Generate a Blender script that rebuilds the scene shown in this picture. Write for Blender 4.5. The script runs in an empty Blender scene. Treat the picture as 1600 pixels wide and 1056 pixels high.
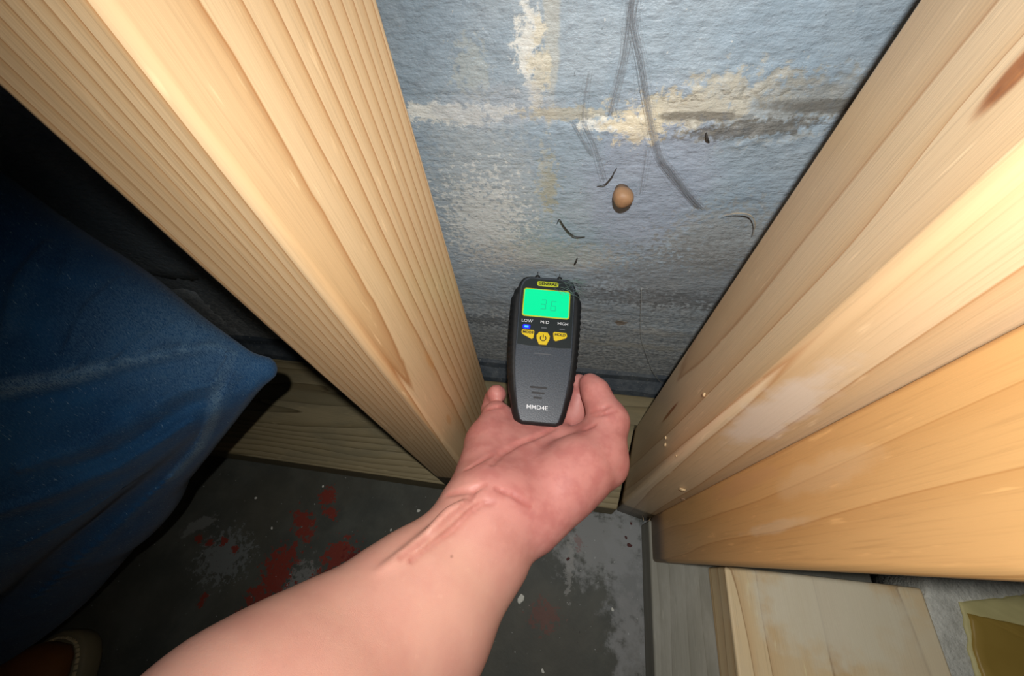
import bpy, bmesh, math, random
import numpy as np
from mathutils import Vector, Matrix
random.seed(7); np.random.seed(7)
SC = bpy.context.scene
COL = SC.collection

# ------------------------------------------------------------------ camera, world, light, exposure
CZ = 0.478                     # camera height above the floor (m)
FPX = 590.0                    # focal length in pixels of the 1600 x 1056 frame
# rows: world x, y, z expressed in camera axes (right, down, forward)
RM = np.array([[0.98644996, 0.0841365, -0.14084575],
               [0.14642176, -0.83874871, 0.52446285],
               [-0.07400773, -0.53797924, -0.83970304]])
cam_d = bpy.data.cameras.new('camera')
cam = bpy.data.objects.new('camera', cam_d); COL.objects.link(cam)
M = Matrix.Identity(4)
for i in range(3):
    M[i][0] = RM[i, 0]; M[i][1] = -RM[i, 1]; M[i][2] = -RM[i, 2]
M[2][3] = CZ
cam.matrix_world = M
cam_d.sensor_width = 36.0; cam_d.lens = FPX / 1600 * 36.0
cam_d.clip_start = 0.004; cam_d.clip_end = 20
SC.camera = cam

w = bpy.data.worlds.new('world'); SC.world = w; w.use_nodes = True
bg = w.node_tree.nodes['Background']
bg.inputs[0].default_value = (0.9, 0.95, 1.0, 1); bg.inputs[1].default_value = 0.005

LIGHT_POS = Vector((0.010, 0.001, 0.55))
LIGHT_AIM = Vector((0.07, 0.14, 0.20))
ld = bpy.data.lights.new('flash_light', 'SPOT')
ld.energy = 4.5; ld.shadow_soft_size = 0.004; ld.spot_size = math.radians(136); ld.spot_blend = 0.9
ld.color = (1.0, 0.985, 0.955)
lo = bpy.data.objects.new('flash_light', ld); COL.objects.link(lo)
lo.location = LIGHT_POS
lo.rotation_euler = (LIGHT_AIM - LIGHT_POS).to_track_quat('-Z', 'Y').to_euler()

SC.view_settings.view_transform = 'Standard'; SC.view_settings.look = 'None'
SC.view_settings.gamma = 1.0; SC.view_settings.use_curve_mapping = False
SC.view_settings.exposure = 0.0

# ------------------------------------------------------------------ measuring helpers
CAM = np.array([0, 0, CZ])
def ray(px, py): return RM @ np.array([px - 800.0, py - 528.0, FPX])
def at(px, py, Z):                 # point on the sight line at optical depth Z
    return ray(px, py) * (Z / FPX) + CAM
def on_z(px, py, z):
    r = ray(px, py); return r * ((z - CZ) / r[2]) + CAM
def on_y(px, py, y):
    r = ray(px, py); return r * (y / r[1]) + CAM
def project(P):
    h = (np.asarray(P) - CAM) @ RM
    return 800 + FPX * h[..., 0] / h[..., 2], 528 + FPX * h[..., 1] / h[..., 2]

# ------------------------------------------------------------------ numpy noise
_P = np.random.RandomState(3).permutation(256); _P = np.concatenate([_P, _P, _P])
_G = np.random.RandomState(4).normal(size=(256, 3)); _G /= np.linalg.norm(_G, axis=1)[:, None]
def perlin(p):
    p = np.asarray(p, float); i = np.floor(p).astype(int); f = p - i; i &= 255
    u = f * f * f * (f * (f * 6 - 15) + 10)
    out = 0
    for dx in (0, 1):
        for dy in (0, 1):
            for dz in (0, 1):
                h = _P[_P[_P[i[..., 0] + dx] + i[..., 1] + dy] + i[..., 2] + dz]
                g = _G[h]; d = f - np.array([dx, dy, dz])
                wgt = (u[..., 0] if dx else 1 - u[..., 0]) * (u[..., 1] if dy else 1 - u[..., 1]) * (u[..., 2] if dz else 1 - u[..., 2])
                out = out + wgt * (g * d).sum(-1)
    return out
def fbm(p, oct=4):
    p = np.asarray(p, float); s = 0; a = 1.0
    for _ in range(oct):
        s = s + a * perlin(p); p = p * 2.03 + 17.3; a *= 0.5
    return s

# ------------------------------------------------------------------ object helpers
def link(o, parent=None):
    COL.objects.link(o)
    if parent is not None: o.parent = parent
    return o
def mesh_obj(name, verts, faces, mat=None, parent=None, smooth=False):
    me = bpy.data.meshes.new(name)
    me.from_pydata([tuple(map(float, v)) for v in verts], [], [tuple(map(int, f)) for f in faces])
    me.update()
    if mat: me.materials.append(mat)
    if smooth: me.polygons.foreach_set('use_smooth', [True] * len(me.polygons))
    return link(bpy.data.objects.new(name, me), parent)
def bm_obj(name, bm, mat=None, parent=None, smooth=False):
    me = bpy.data.meshes.new(name); bmesh.ops.recalc_face_normals(bm, faces=bm.faces)
    bm.to_mesh(me); bm.free()
    if mat: me.materials.append(mat)
    if smooth: me.polygons.foreach_set('use_smooth', [True] * len(me.polygons))
    return link(bpy.data.objects.new(name, me), parent)
def tag(o, label, cat, group=None):
    o['label'] = label; o['category'] = cat
    if group: o['group'] = group
    return o
def struct(o): o['kind'] = 'structure'; return o
def empty(name, loc):
    o = bpy.data.objects.new(name, None); o.location = loc; o.empty_display_size = 0.02
    return link(o)
def weighted(o, ang=None):
    md = o.modifiers.new('wn', 'WEIGHTED_NORMAL'); md.keep_sharp = False; md.weight = 100
def child_of(o, parent):           # parent keeping the world placement (parents are unrotated, unscaled)
    o.parent = parent; o.location = Vector(o.location) - Vector(parent.location)

# ------------------------------------------------------------------ node helper
class G:
    def __init__(s, name):
        s.m = bpy.data.materials.new(name); s.m.use_nodes = True
        s.t = s.m.node_tree; s.n = s.t.nodes; s.b = s.n['Principled BSDF']
    def new(s, t): return s.n.new(t)
    def put(s, sock, v):
        if hasattr(v, 'node'): s.t.links.new(v, sock)
        elif v is not None:
            if isinstance(v, (tuple, list)) and sock.type == 'RGBA' and len(v) == 3: v = tuple(v) + (1,)
            sock.default_value = v
    def coord(s, kind='Object'): return s.new('ShaderNodeTexCoord').outputs[kind]
    def math(s, op, a, b=None, c=None, clamp=False):
        n = s.new('ShaderNodeMath'); n.operation = op; n.use_clamp = clamp
        for k, v in enumerate((a, b, c)):
            if v is not None: s.put(n.inputs[k], v)
        return n.outputs[0]
    def add(s, a, b): return s.math('ADD', a, b)
    def mul(s, a, b): return s.math('MULTIPLY', a, b)
    def vmath(s, op, a, b=None):
        n = s.new('ShaderNodeVectorMath'); n.operation = op
        s.put(n.inputs[0], a)
        if b is not None: s.put(n.inputs[1], b)
        return n.outputs['Value'] if op in ('LENGTH', 'DISTANCE', 'DOT_PRODUCT') else n.outputs[0]
    def noise(s, vec, scale, detail=4, rough=0.55, dist=0.0, color=False):
        n = s.new('ShaderNodeTexNoise'); s.put(n.inputs['Vector'], vec)
        n.inputs['Scale'].default_value = scale; n.inputs['Detail'].default_value = detail
        n.inputs['Roughness'].default_value = rough; n.inputs['Distortion'].default_value = dist
        return n.outputs['Color' if color else 'Fac']
    def voronoi(s, vec, scale, feature='F1'):
        n = s.new('ShaderNodeTexVoronoi'); n.feature = feature; s.put(n.inputs['Vector'], vec)
        n.inputs['Scale'].default_value = scale; return n.outputs[0]
    def step(s, v, lo, hi, a=0.0, b=1.0):
        n = s.new('ShaderNodeMapRange'); n.interpolation_type = 'SMOOTHSTEP'
        s.put(n.inputs[0], v); n.inputs[1].default_value = lo; n.inputs[2].default_value = hi
        n.inputs[3].default_value = a; n.inputs[4].default_value = b
        return n.outputs[0]
    def ramp(s, f, stops):
        n = s.new('ShaderNodeValToRGB'); s.put(n.inputs[0], f); e = n.color_ramp.elements
        while len(e) > 1: e.remove(e[-1])
        e[0].position = stops[0][0]; e[0].color = tuple(stops[0][1]) + (1,)
        for p, c in stops[1:]:
            k = e.new(p); k.color = tuple(c) + (1,)
        return n.outputs[0]
    def mix(s, f, a, b, mode='MIX'):
        n = s.new('ShaderNodeMix'); n.data_type = 'RGBA'; n.blend_type = mode; n.clamp_factor = True
        s.put(n.inputs[0], f); s.put(n.inputs[6], a); s.put(n.inputs[7], b)
        return n.outputs[2]
    def sep(s, v):
        n = s.new('ShaderNodeSeparateXYZ'); s.put(n.inputs[0], v); return n.outputs
    def comb(s, x, y, z):
        n = s.new('ShaderNodeCombineXYZ')
        for k, v in enumerate((x, y, z)): s.put(n.inputs[k], v)
        return n.outputs[0]
    def scale(s, v, xyz): return s.vmath('MULTIPLY', v, tuple(xyz))
    def bump(s, h, strength, dist, prev=None):
        n = s.new('ShaderNodeBump'); s.put(n.inputs['Height'], h); n.inputs['Strength'].default_value = strength
        n.inputs['Distance'].default_value = dist
        if prev is not None: s.put(n.inputs['Normal'], prev)
        return n.outputs[0]
    def attr(s, name):
        n = s.new('ShaderNodeAttribute'); n.attribute_name = name; return n.outputs['Fac']
    def out(s, color=None, rough=None, normal=None, **kw):
        if color is not None: s.put(s.b.inputs['Base Color'], color)
        if rough is not None: s.put(s.b.inputs['Roughness'], rough)
        if normal is not None: s.put(s.b.inputs['Normal'], normal)
        for k, v in kw.items(): s.put(s.b.inputs[k.replace('_', ' ')], v)
        return s.m
    def blob(s, uv, cx, cy, rx, ry, nz, amp=0.9, lo=0.75, hi=1.05, ang=0.0):
        """soft-edged, noise-broken ellipse in the (x, y, 0) plane of uv: 1 inside, 0 outside"""
        v = s.vmath('SUBTRACT', uv, (cx, cy, 0))
        if ang:
            r = s.new('ShaderNodeVectorRotate'); r.rotation_type = 'Z_AXIS'; s.put(r.inputs['Vector'], v)
            r.inputs['Angle'].default_value = -ang; v = r.outputs[0]
        d = s.vmath('LENGTH', s.scale(v, (1 / rx, 1 / ry, 0)))
        d = s.add(d, s.mul(s.math('SUBTRACT', nz, 0.5), amp * 2))
        return s.step(d, lo, hi, 1.0, 0.0)
def plain(name, col, rough=0.5, **kw):
    g = G(name); return g.out(color=col, rough=rough, **kw)
def srgb(r, g, b):
    f = lambda c: c / 12.92 if c <= 0.04045 else ((c + 0.055) / 1.055) ** 2.4
    return tuple(f(x / 255) for x in (r, g, b))

# ------------------------------------------------------------------ wood
def wood(name, light, mid, dark, centre, spacing, knots=(), foot_tone=None, warp=0.004, seed=0.0, axis='z', rough=0.42,
         dirt=None, dark_w=0.5, patches=()):
    g = G(name); P = g.coord()
    x, y, z = g.sep(P)
    if axis == 'x': P2 = g.comb(y, z, x)
    elif axis == 'y': P2 = g.comb(x, z, y)
    else: P2 = P
    Ps = g.vmath('ADD', P2, (seed, seed * 1.7, seed * 0.6))
    n1 = g.noise(g.scale(Ps, (14, 14, 1.6)), 1.0, 3)
    n2 = g.noise(g.scale(Ps, (60, 60, 5)), 1.0, 2)
    q = g.vmath('SUBTRACT', P2, (centre[0], centre[1], 0))
    r = g.vmath('LENGTH', g.scale(q, (1, 1, 0.0)))
    r = g.add(r, g.mul(g.math('SUBTRACT', n1, 0.5), warp * 6))
    r = g.add(r, g.mul(g.math('SUBTRACT', n2, 0.5), warp * 0.35))
    kmask = None
    for (kx, ky, kz, kr, ks) in knots:
        d = g.vmath('LENGTH', g.scale(g.vmath('SUBTRACT', P2, (kx, ky, kz)), (1, 1, ks)))
        r = g.add(r, g.mul(g.math('POWER', 2.718, g.mul(g.mul(d, d), -1.0 / (kr * 2.2) ** 2)), kr * 1.6))
        m = g.step(g.add(d, g.mul(g.math('SUBTRACT', n2, 0.5), kr * .6)), kr * 0.55, kr * 1.05, 1, 0)
        kmask = m if kmask is None else g.math('MAXIMUM', kmask, m)
    f = g.math('FRACT', g.math('DIVIDE', r, spacing))
    col = g.ramp(f, [(0.0, light), (0.45, tuple(light[i] * .7 + mid[i] * .3 for i in range(3))), (0.80, mid),
                     (0.93, tuple(mid[i] * (1 - dark_w) + dark[i] * dark_w for i in range(3))), (0.965, dark), (1.0, light)])
    vary = g.noise(g.scale(Ps, (22, 22, 2.0)), 1.0, 3)
    col = g.mix(g.step(vary, 0.35, 0.75, 0, 0.35), col, tuple(mid[i] * 0.92 for i in range(3)))
    fib = g.noise(g.scale(Ps, (900, 900, 22)), 1.0, 3)
    col = g.mix(g.step(fib, 0.48, 0.8, 0, 0.34), col, tuple(c * .62 for c in mid))
    flk = g.noise(g.scale(Ps, (300, 300, 50)), 1.0, 2)
    col = g.mix(g.step(flk, 0.64, 0.78, 0, 0.5), col, tuple(min(1, c * 1.35) for c in light))
    if kmask is not None:
        kc = g.mix(g.noise(P2, 300, 2), srgb(120, 72, 40), srgb(176, 118, 70))
        col = g.mix(kmask, col, kc)
    for (pxyz, rr, pc, amt) in patches:
        d = g.vmath('LENGTH', g.scale(g.vmath('SUBTRACT', P2, pxyz), tuple(1 / k for k in rr)))
        d = g.add(d, g.mul(g.math('SUBTRACT', g.noise(P2, 70, 4), .5), 1.2))
        col = g.mix(g.step(d, 0.5, 1.1, amt, 0), col, pc)
    if foot_tone:                       # darker foot of the board
        s = g.add(z, g.mul(g.math('SUBTRACT', g.noise(P2, 55, 3), 0.5), 0.012))
        col = g.mix(g.step(s, foot_tone[0], foot_tone[1], foot_tone[2], 0), col, foot_tone[3], 'MULTIPLY')
    if dirt:
        s = g.noise(g.scale(Ps, (40, 40, 12)), 1.0, 5, .65)
        col = g.mix(g.step(s, .42, .68, 0, dirt[0]), col, dirt[1])
    hb = g.add(g.mul(f, 0.35), g.mul(fib, 0.8))
    return g.out(color=col, rough=rough, normal=g.bump(hb, 0.22, 0.0006), Specular_IOR_Level=0.4)

def rounded_profile(pts, r, seg=4):
    out = []; n = len(pts)
    for i in range(n):
        p = Vector(pts[i]); a = (Vector(pts[i - 1]) - p).normalized(); b = (Vector(pts[(i + 1) % n]) - p).normalized()
        ang = a.angle(b); t = r / math.tan(ang / 2)
        s, e = p + a * t, p + b * t
        c = p + (a + b).normalized() * (r / math.sin(ang / 2))
        for k in range(seg + 1):
            f = k / seg
            d = ((s - c) * (1 - f) + (e - c) * f)
            d = d.normalized() * r
            out.append(c + d)
    return out
def timber(name, base4, top4, z0, z1, r, mat, rings=24, wob=0.0005, parent=None, seed=0):
    """sawn board standing on end: rounded cross-section lofted from base4 to top4"""
    k = (z1 - z0) / (.37 - z0)          # top4 is the footprint measured at z = 0.37; carry the lean on to the full height
    top4 = [(b[0] + (t[0] - b[0]) * k, b[1] + (t[1] - b[1]) * k) for b, t in zip(base4, top4)]
    A = rounded_profile(base4, r); B = rounded_profile(top4, r); n = len(A)
    ox, oy = base4[0][0], base4[0][1]
    V = []; F = []
    for k in range(rings + 1):
        f = k / rings; z = z0 + (z1 - z0) * f
        wz = perlin(np.array([[z * 9 + seed, 3.1 + seed, i * 0.15] for i in range(n)])) * wob
        for i in range(n):
            p = A[i] * (1 - f) + B[i] * f
            V.append((p[0] - ox + wz[i], p[1] - oy + wz[i], z - z0))
    for k in range(rings):
        for i in range(n):
            j = (i + 1) % n
            F.append((k * n + i, k * n + j, (k + 1) * n + j, (k + 1) * n + i))
    F.append(tuple(range(n - 1, -1, -1))); F.append(tuple(range(rings * n, rings * n + n)))
    o = mesh_obj(name, V, F, mat, parent, True); o.location = (ox, oy, z0); weighted(o)
    return o
def plank(name, x0, x1, y0, y1, z0, z1, r, mat, parent=None, skew=(0, 0), seg=3):
    """board lying flat, eased edges; skew = x shift of the right end's near and far corners"""
    bm = bmesh.new()
    vs = [bm.verts.new((x0 if x == x0 else x1 + (skew[0] if y == y0 else skew[1]), y, z))
          for z in (z0, z1) for y in (y0, y1) for x in (x0, x1)]
    for q in ((0, 1, 3, 2), (4, 6, 7, 5), (0, 4, 5, 1), (2, 3, 7, 6), (0, 2, 6, 4), (1, 5, 7, 3)):
        bm.faces.new([vs[i] for i in q])
    bmesh.ops.recalc_face_normals(bm, faces=bm.faces)
    bmesh.ops.bevel(bm, geom=bm.edges[:], offset=r, segments=seg, affect='EDGES', profile=0.5)
    c = Vector(((x0 + x1) / 2, (y0 + y1) / 2, z0))
    for v in bm.verts: v.co -= c
    o = bm_obj(name, bm, mat, parent, True); o.location = c; weighted(o)
    return o

# ------------------------------------------------------------------ painted block wall
YW = 0.2266
def wall_xz(px, py):
    p = on_y(px, py, YW); return p[0], p[2]
def wall_paint():
    g = G('grey_blue_wall_paint'); P = g.coord('Object'); x, y, z = g.sep(P)
    uv = g.comb(x, z, 0.0)
    nb = g.noise(uv, 60, 6, .62); nf = g.noise(uv, 260, 4, .6); nw = g.noise(uv, 16, 3)
    ns = g.noise(g.scale(uv, (120, 420, 1)), 1.0, 4, .6)
    col = g.mix(g.step(nw, .35, .7), srgb(146, 164, 178), srgb(162, 176, 186))
    col = g.mix(g.step(ns, .45, .7, 0, .45), col, srgb(118, 128, 138))
    # greyer, dirtier paint towards the foot of the wall
    low = g.step(g.add(z, g.mul(g.math('SUBTRACT', nb, .5), .16)), .10, .28, .8, 0)
    col = g.mix(low, col, g.mix(g.step(nf, .35, .65), srgb(126, 128, 128), srgb(178, 178, 172)))
    def spot(px, py, rx, ry, colr, amt, amp=.9, n=nb, ang=0, lo=.55, hi=1.0):
        cx, cz = wall_xz(px, py)
        nonlocal col
        m = g.blob(uv, cx, cz, rx, ry, n, amp, lo, hi, ang)
        col = g.mix(g.mul(m, amt), col, colr)
        return m
    white, cream, tan, dirt = srgb(220, 222, 216), srgb(206, 200, 178), srgb(176, 164, 128), srgb(96, 92, 84)
    spot(760, 330, .055, .09, srgb(172, 180, 182), .55, .8, nf)
    spot(760, 350, .055, .08, white, .55, 1.3, nf, 0, .35, .6)
    spot(1010, 290, .05, .07, srgb(150, 160, 178), .6, .4)
    # vertical chalky streak under the head joint
    spot(862, 50, .005, .05, srgb(188, 188, 176), .55, 1.0)
    ne = g.noise(uv, 130, 8, .74)
    m1 = spot(826, 80, .008, .03, white, .9, 2.2, ne)
    spot(842, 105, .006, .022, cream, .7, 2.0, ne)
    spot(738, 112, .012, .018, srgb(178, 184, 178), .5, 1.8, nf)
    # bed joint
    m2 = spot(700, 178, .045, .007, white, .95, 2.0, ne)
    spot(780, 165, .05, .016, srgb(172, 180, 188), .5, .8)
    spot(890, 178, .034, .005, srgb(184, 176, 150), .6, 1.2, nf)
    spot(950, 195, .02, .005, white, .9, 1.3, nf)
    m3 = spot(1060, 172, .044, .013, cream, .75, 2.4, ne, .12)
    spot(1120, 150, .040, .012, srgb(192, 186, 166), .6, 2.4, ne, .18)
    spot(1000, 195, .016, .014, srgb(214, 204, 178), .8, 2.0, ne)
    spot(1185, 165, .05, .02, srgb(172, 172, 164), .5, 2.2, ne)
    spot(1290, 150, .04, .014, srgb(136, 136, 130), .5, 1.5, nf)
    spot(1170, 200, .045, .006, dirt, .75, 1.1, nf, .1)
    spot(1330, 165, .05, .005, dirt, .7, .8, nb)
    spot(1100, 180, .03, .003, dirt, .7, .8, nb)
    # lower stains
    spot(855, 285, .008, .028, srgb(176, 176, 160), .5, 1.8, nf)
    spot(860, 300, .006, .022, srgb(152, 148, 118), .4, 1.8, nf)
    spot(1130, 380, .05, .04, srgb(150, 148, 140), .5, 1.5, nf)
    spot(1100, 440, .10, .05, srgb(124, 124, 122), .5, 1.5, nf)
    spot(860, 400, .07, .02, srgb(170, 170, 164), .55, 1.3, nf)
    nd = g.noise(uv, 150, 7, .72)
    spot(970, 505, .007, .005, srgb(116, 92, 62), .7, 1.5, nd)
    spot(990, 540, .08, .006, srgb(168, 166, 156), .6, 1.9, nd)
    spot(1030, 520, .03, .006, srgb(176, 174, 166), .5, 1.9, nd)
    spot(1000, 465, .12, .012, srgb(92, 92, 92), .45, 1.6, nf)
    spot(760, 500, .12, .012, srgb(90, 92, 94), .45, 1.6, nf)
    spk = g.step(g.noise(uv, 420, 2), .70, .76); col = g.mix(g.mul(spk, .6), col, srgb(206, 206, 200))
    pit = g.step(g.noise(g.vmath('ADD', uv, (3, 5, 0)), 330, 2), .72, .76); col = g.mix(g.mul(pit, .55), col, srgb(66, 66, 66))
    hgt = g.add(g.mul(g.noise(g.scale(uv, (105, 140, 1)), 1.0, 5, .6), 1.0), g.mul(ns, .55))
    hgt = g.add(hgt, g.mul(nf, .5))
    return g.out(color=col, rough=g.step(nb, .3, .7, .38, .58), normal=g.bump(hgt, .65, .0020), Specular_IOR_Level=.45)
M_WALL = wall_paint()
def crust(x, z):
    s = 0
    for px, py, rx, rz, a in ((828, 70, .010, .035, .0016), (842, 110, .008, .025, .0014), (700, 178, .05, .008, .0020), (1050, 175, .045, .018, .0026),
                              (1150, 165, .06, .02, .0026), (1290, 160, .05, .02, .002), (950, 195, .03, .008, .0016), (1170, 205, .05, .01, .002)):
        cx, cz = wall_xz(px, py)
        s = s + .6 * a * np.exp(-(((x - cx) / rx) ** 2 + ((z - cz) / rz) ** 2))
    return s
def wall_disp(x, z):
    p = np.stack([x * 30, z * 42, np.zeros_like(x) + 1.7], -1)
    lump = fbm(np.stack([x * 170, z * 230, np.zeros_like(x) + 9.1], -1), 3)
    return 0.0011 * fbm(p, 3) + crust(x, z) * (0.5 + 1.1 * lump) + 0.00035 * fbm(np.stack([x * 110, z * 300, x * 0], -1), 2)
def near_view(x0, x1, z0, z1): return x1 > -0.17 and x0 < 0.2 and z0 < 0.5
def wall_grid(x0, x1, z0, z1, nx, nz, yoff, edge=None):
    xs = np.linspace(x0, x1, nx); zs = np.linspace(z0, z1, nz)
    X_, Z_ = np.meshgrid(xs, zs); Y_ = np.full_like(X_, YW + yoff) - wall_disp(X_, Z_)
    if edge:
        d = np.minimum(np.minimum(X_ - x0, x1 - X_), np.minimum(Z_ - z0, z1 - Z_))
        d = d + 0.0015 * fbm(np.stack([X_ * 90, Z_ * 90, X_ * 0 + 4], -1), 2)
        t = np.clip(1 - d / edge[0], 0, 1); Y_ = Y_ + edge[1] * t * t
    V = np.stack([X_, Y_, Z_], -1).reshape(-1, 3).tolist()
    F = [(j * nx + i, j * nx + i + 1, (j + 1) * nx + i + 1, (j + 1) * nx + i) for j in range(nz - 1) for i in range(nx - 1)]
    if edge:                                    # return the sides into the wall
        border = [i for i in range(nx)] + [j * nx + nx - 1 for j in range(1, nz)] + \
                 [(nz - 1) * nx + i for i in range(nx - 2, -1, -1)] + [j * nx for j in range(nz - 2, 0, -1)]
        b0 = len(V)
        for i in border: V.append((V[i][0], YW + 0.05, V[i][2]))
        m = len(border)
        for k in range(m): F.append((border[k], b0 + k, b0 + (k + 1) % m, border[(k + 1) % m]))
    return V, F
V, F = wall_grid(-0.98, 0.98, 0.0, 1.16, 300, 180, 0.0007)
V += [(-0.98, YW + .06, 0), (0.98, YW + .06, 0), (0.98, YW + .06, 1.16), (-0.98, YW + .06, 1.16)]
F.append((len(V) - 1, len(V) - 2, len(V) - 3, len(V) - 4))
wall = struct(mesh_obj('wall_back', V, F, M_WALL, None, True))
JT = 0.0050
for ci, (z0, z1) in enumerate(((0.0, .167), (.167, .365), (.365, .563), (.563, .761), (.761, .959), (.959, 1.157))):
    off = -0.027 if ci % 2 == 0 else 0.175
    for k in range(-3, 4):
        xa, xb = off + .4 * k, off + .4 * (k + 1)
        xa, xb = max(xa, -0.98), min(xb, 0.98)
        if xb - xa < .05: continue
        a, b, c, d = xa + JT / 2, xb - JT / 2, z0 + (JT / 2 if ci else 0), z1 - JT / 2
        hi = near_view(a, b, c, d)
        V, F = wall_grid(a, b, c, d, 200 if hi else 12, 110 if hi else 8, 0.0, (0.014, 0.0015))
        mesh_obj('block', V, F, M_WALL, wall, True)

# ------------------------------------------------------------------ floor
def floor_mat():
    g = G('painted_concrete_floor'); P = g.coord(); x, y, z = g.sep(P); uv = g.comb(x, y, 0.0)
    nb = g.noise(uv, 26, 5, .6); nf = g.noise(uv, 120, 4, .65); nl = g.noise(uv, 7, 3)
    col = g.mix(g.step(nb, .35, .7), srgb(68, 71, 66), srgb(84, 86, 79))
    col = g.mix(g.step(nl, .4, .7, 0, .5), col, srgb(78, 74, 62))
    nd = g.noise(uv, 150, 7, .7); nb2 = g.noise(uv, 60, 7, .68)
    def spot(px, py, rx, ry, c, amt, amp=.9, n=nf, ang=0, lo=.55, hi=.8):
        nonlocal col
        p = on_z(px, py, 0)
        col = g.mix(g.mul(g.blob(uv, p[0], p[1], rx, ry, n, amp, lo, hi, ang), amt), col, c)
    grey, red, red2 = srgb(132, 134, 132), srgb(124, 50, 38), srgb(106, 36, 30)
    # bare, lighter concrete by the studs and along the return plate
    spot(940, 845, .06, .045, srgb(146, 148, 147), .7, 1.5, nb2, 0, .5, 1.1)
    spot(985, 900, .028, .09, srgb(136, 138, 138), .65, 1.5, nb2, 0, .5, 1.1)
    spot(990, 1020, .02, .06, srgb(136, 136, 134), .6, 1.5, nb2, 0, .5, 1.1)
    spot(890, 880, .006, .04, srgb(150, 150, 146), .55, 1.7, nd)
    spot(350, 870, .040, .034, srgb(108, 112, 110), .9, 1.9, nd)
    spot(470, 925, .045, .035, srgb(122, 122, 118), .85, 1.9, nd)
    spot(555, 905, .03, .02, srgb(122, 122, 118), .85, 1.9, nd)
    spot(310, 820, .03, .01, srgb(124, 126, 122), .6, .9, nf, .6)
    for px, py, rx, ry, a in ((512, 775, .011, .012, 1.3), (516, 800, .006, .014, 1.4), (475, 820, .012, .022, .9), (440, 875, .022, .016, .8), (432, 905, .018, .02, .9),
                              (408, 940, .02, .022, .6), (395, 965, .016, .012, .6), (530, 868, .022, .017, .9), (500, 912, .014, .014, .9),
                              (556, 880, .012, .018, 1.2), (310, 842, .006, .005, 0), (328, 848, .005, .004, 0), (350, 845, .005, .005, 0), (368, 858, .005, .005, 0),
                              (315, 940, .004, .008, 0), (850, 962, .016, .014, .3), (905, 850, .005, .008, .3)):
        spot(px, py, rx * 1.25, ry * 1.25, red if a != 1.2 else red2, .95 if px < 800 else .35, 1.9, nd, a, .6, .72)
    spk = g.step(g.noise(uv, 230, 2), .71, .77); col = g.mix(g.mul(spk, .75), col, srgb(190, 192, 188))
    pit = g.step(g.noise(g.vmath('ADD', uv, (7, 3, 0)), 200, 2), .72, .78); col = g.mix(g.mul(pit, .6), col, srgb(44, 36, 32))
    h = g.add(nb, g.mul(nf, .4))
    return g.out(color=col, rough=.6, normal=g.bump(h, .5, .0015), Specular_IOR_Level=.3)
fl = mesh_obj('floor', [(-1.2, -0.9, 0), (1.2, -0.9, 0), (1.2, .30, 0), (-1.2, .30, 0), (-1.2, -.9, -.05), (1.2, -.9, -.05), (1.2, .3, -.05), (-1.2, .3, -.05)],
              [(0, 1, 2, 3), (7, 6, 5, 4), (0, 4, 5, 1), (1, 5, 6, 2), (2, 6, 7, 3), (3, 7, 4, 0)], floor_mat())
struct(fl)

# ------------------------------------------------------------------ framing timber
OLD = wood('weathered_plate_wood', srgb(150, 136, 104), srgb(128, 114, 82), srgb(82, 70, 46), (.02, -.06), .0036, warp=.0035, seed=3.3, axis='x', rough=.7,
           dirt=(.55, srgb(112, 106, 84)))
def poly_board(name, foot, z0, z1, r, mat):
    bm = bmesh.new(); c = Vector((sum(p[0] for p in foot) / len(foot), sum(p[1] for p in foot) / len(foot), z0))
    a = [bm.verts.new((p[0] - c.x, p[1] - c.y, 0)) for p in foot]; b = [bm.verts.new((p[0] - c.x, p[1] - c.y, z1 - z0)) for p in foot]
    bm.faces.new(a[::-1]); bm.faces.new(b)
    for i in range(len(foot)): j = (i + 1) % len(foot); bm.faces.new((a[i], a[j], b[j], b[i]))
    bmesh.ops.bevel(bm, geom=bm.edges[:], offset=r, segments=2, affect='EDGES', profile=.5)
    o = bm_obj(name, bm, mat, None, True); o.location = c; weighted(o); return o
plate = poly_board('bottom_plate', [(-.95, .0735), (.0690, .0735), (.0700, .082), (.0868, .1705), (.30, .1715), (.30, .207), (-.95, .207)], 0.0, .038, .002, OLD)
tag(plate, 'weathered grey-brown bottom plate lying along the foot of the block wall', 'lumber')

def rect(a, width, depth, ang):
    """footprint with front-left corner a; front edge turned by -ang (clockwise)"""
    c, s = math.cos(-ang), math.sin(-ang)
    ux, uy = Vector((c, s)), Vector((-s, c))
    a = Vector(a); return [a, a + ux * width, a + ux * width + uy * depth, a + uy * depth]
H = .44
L4 = [(-.279 * H, .166 * H), (-.183 * H, .170 * H), (-.181 * H, .374 * H), (-.277 * H, .372 * H)]
L4t = [(-.294 * H, .166 * H), (-.195 * H, .170 * H), (-.172 * H, .376 * H), (-.274 * H, .374 * H)]
PINE_L = wood('pale_pine', srgb(212, 184, 144), srgb(200, 166, 122), srgb(164, 116, 70), (-.030, .016), .0040, warp=.0013, seed=1.2, dark_w=.6,
              foot_tone=(.004, .022, .75, srgb(150, 140, 128)), patches=(((.042, .03, .24), (.01, .003, .012), srgb(196, 144, 88), .5), ((.042, .018, .17), (.01, .003, .01), srgb(196, 144, 88), .5)))
sl = timber('wall_stud', L4, L4t, .038, 1.12, .0042, PINE_L, seed=1)
tag(sl, 'pale pine stud with straight close grain, on the left of the meter beside the jeans', 'lumber')

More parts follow.
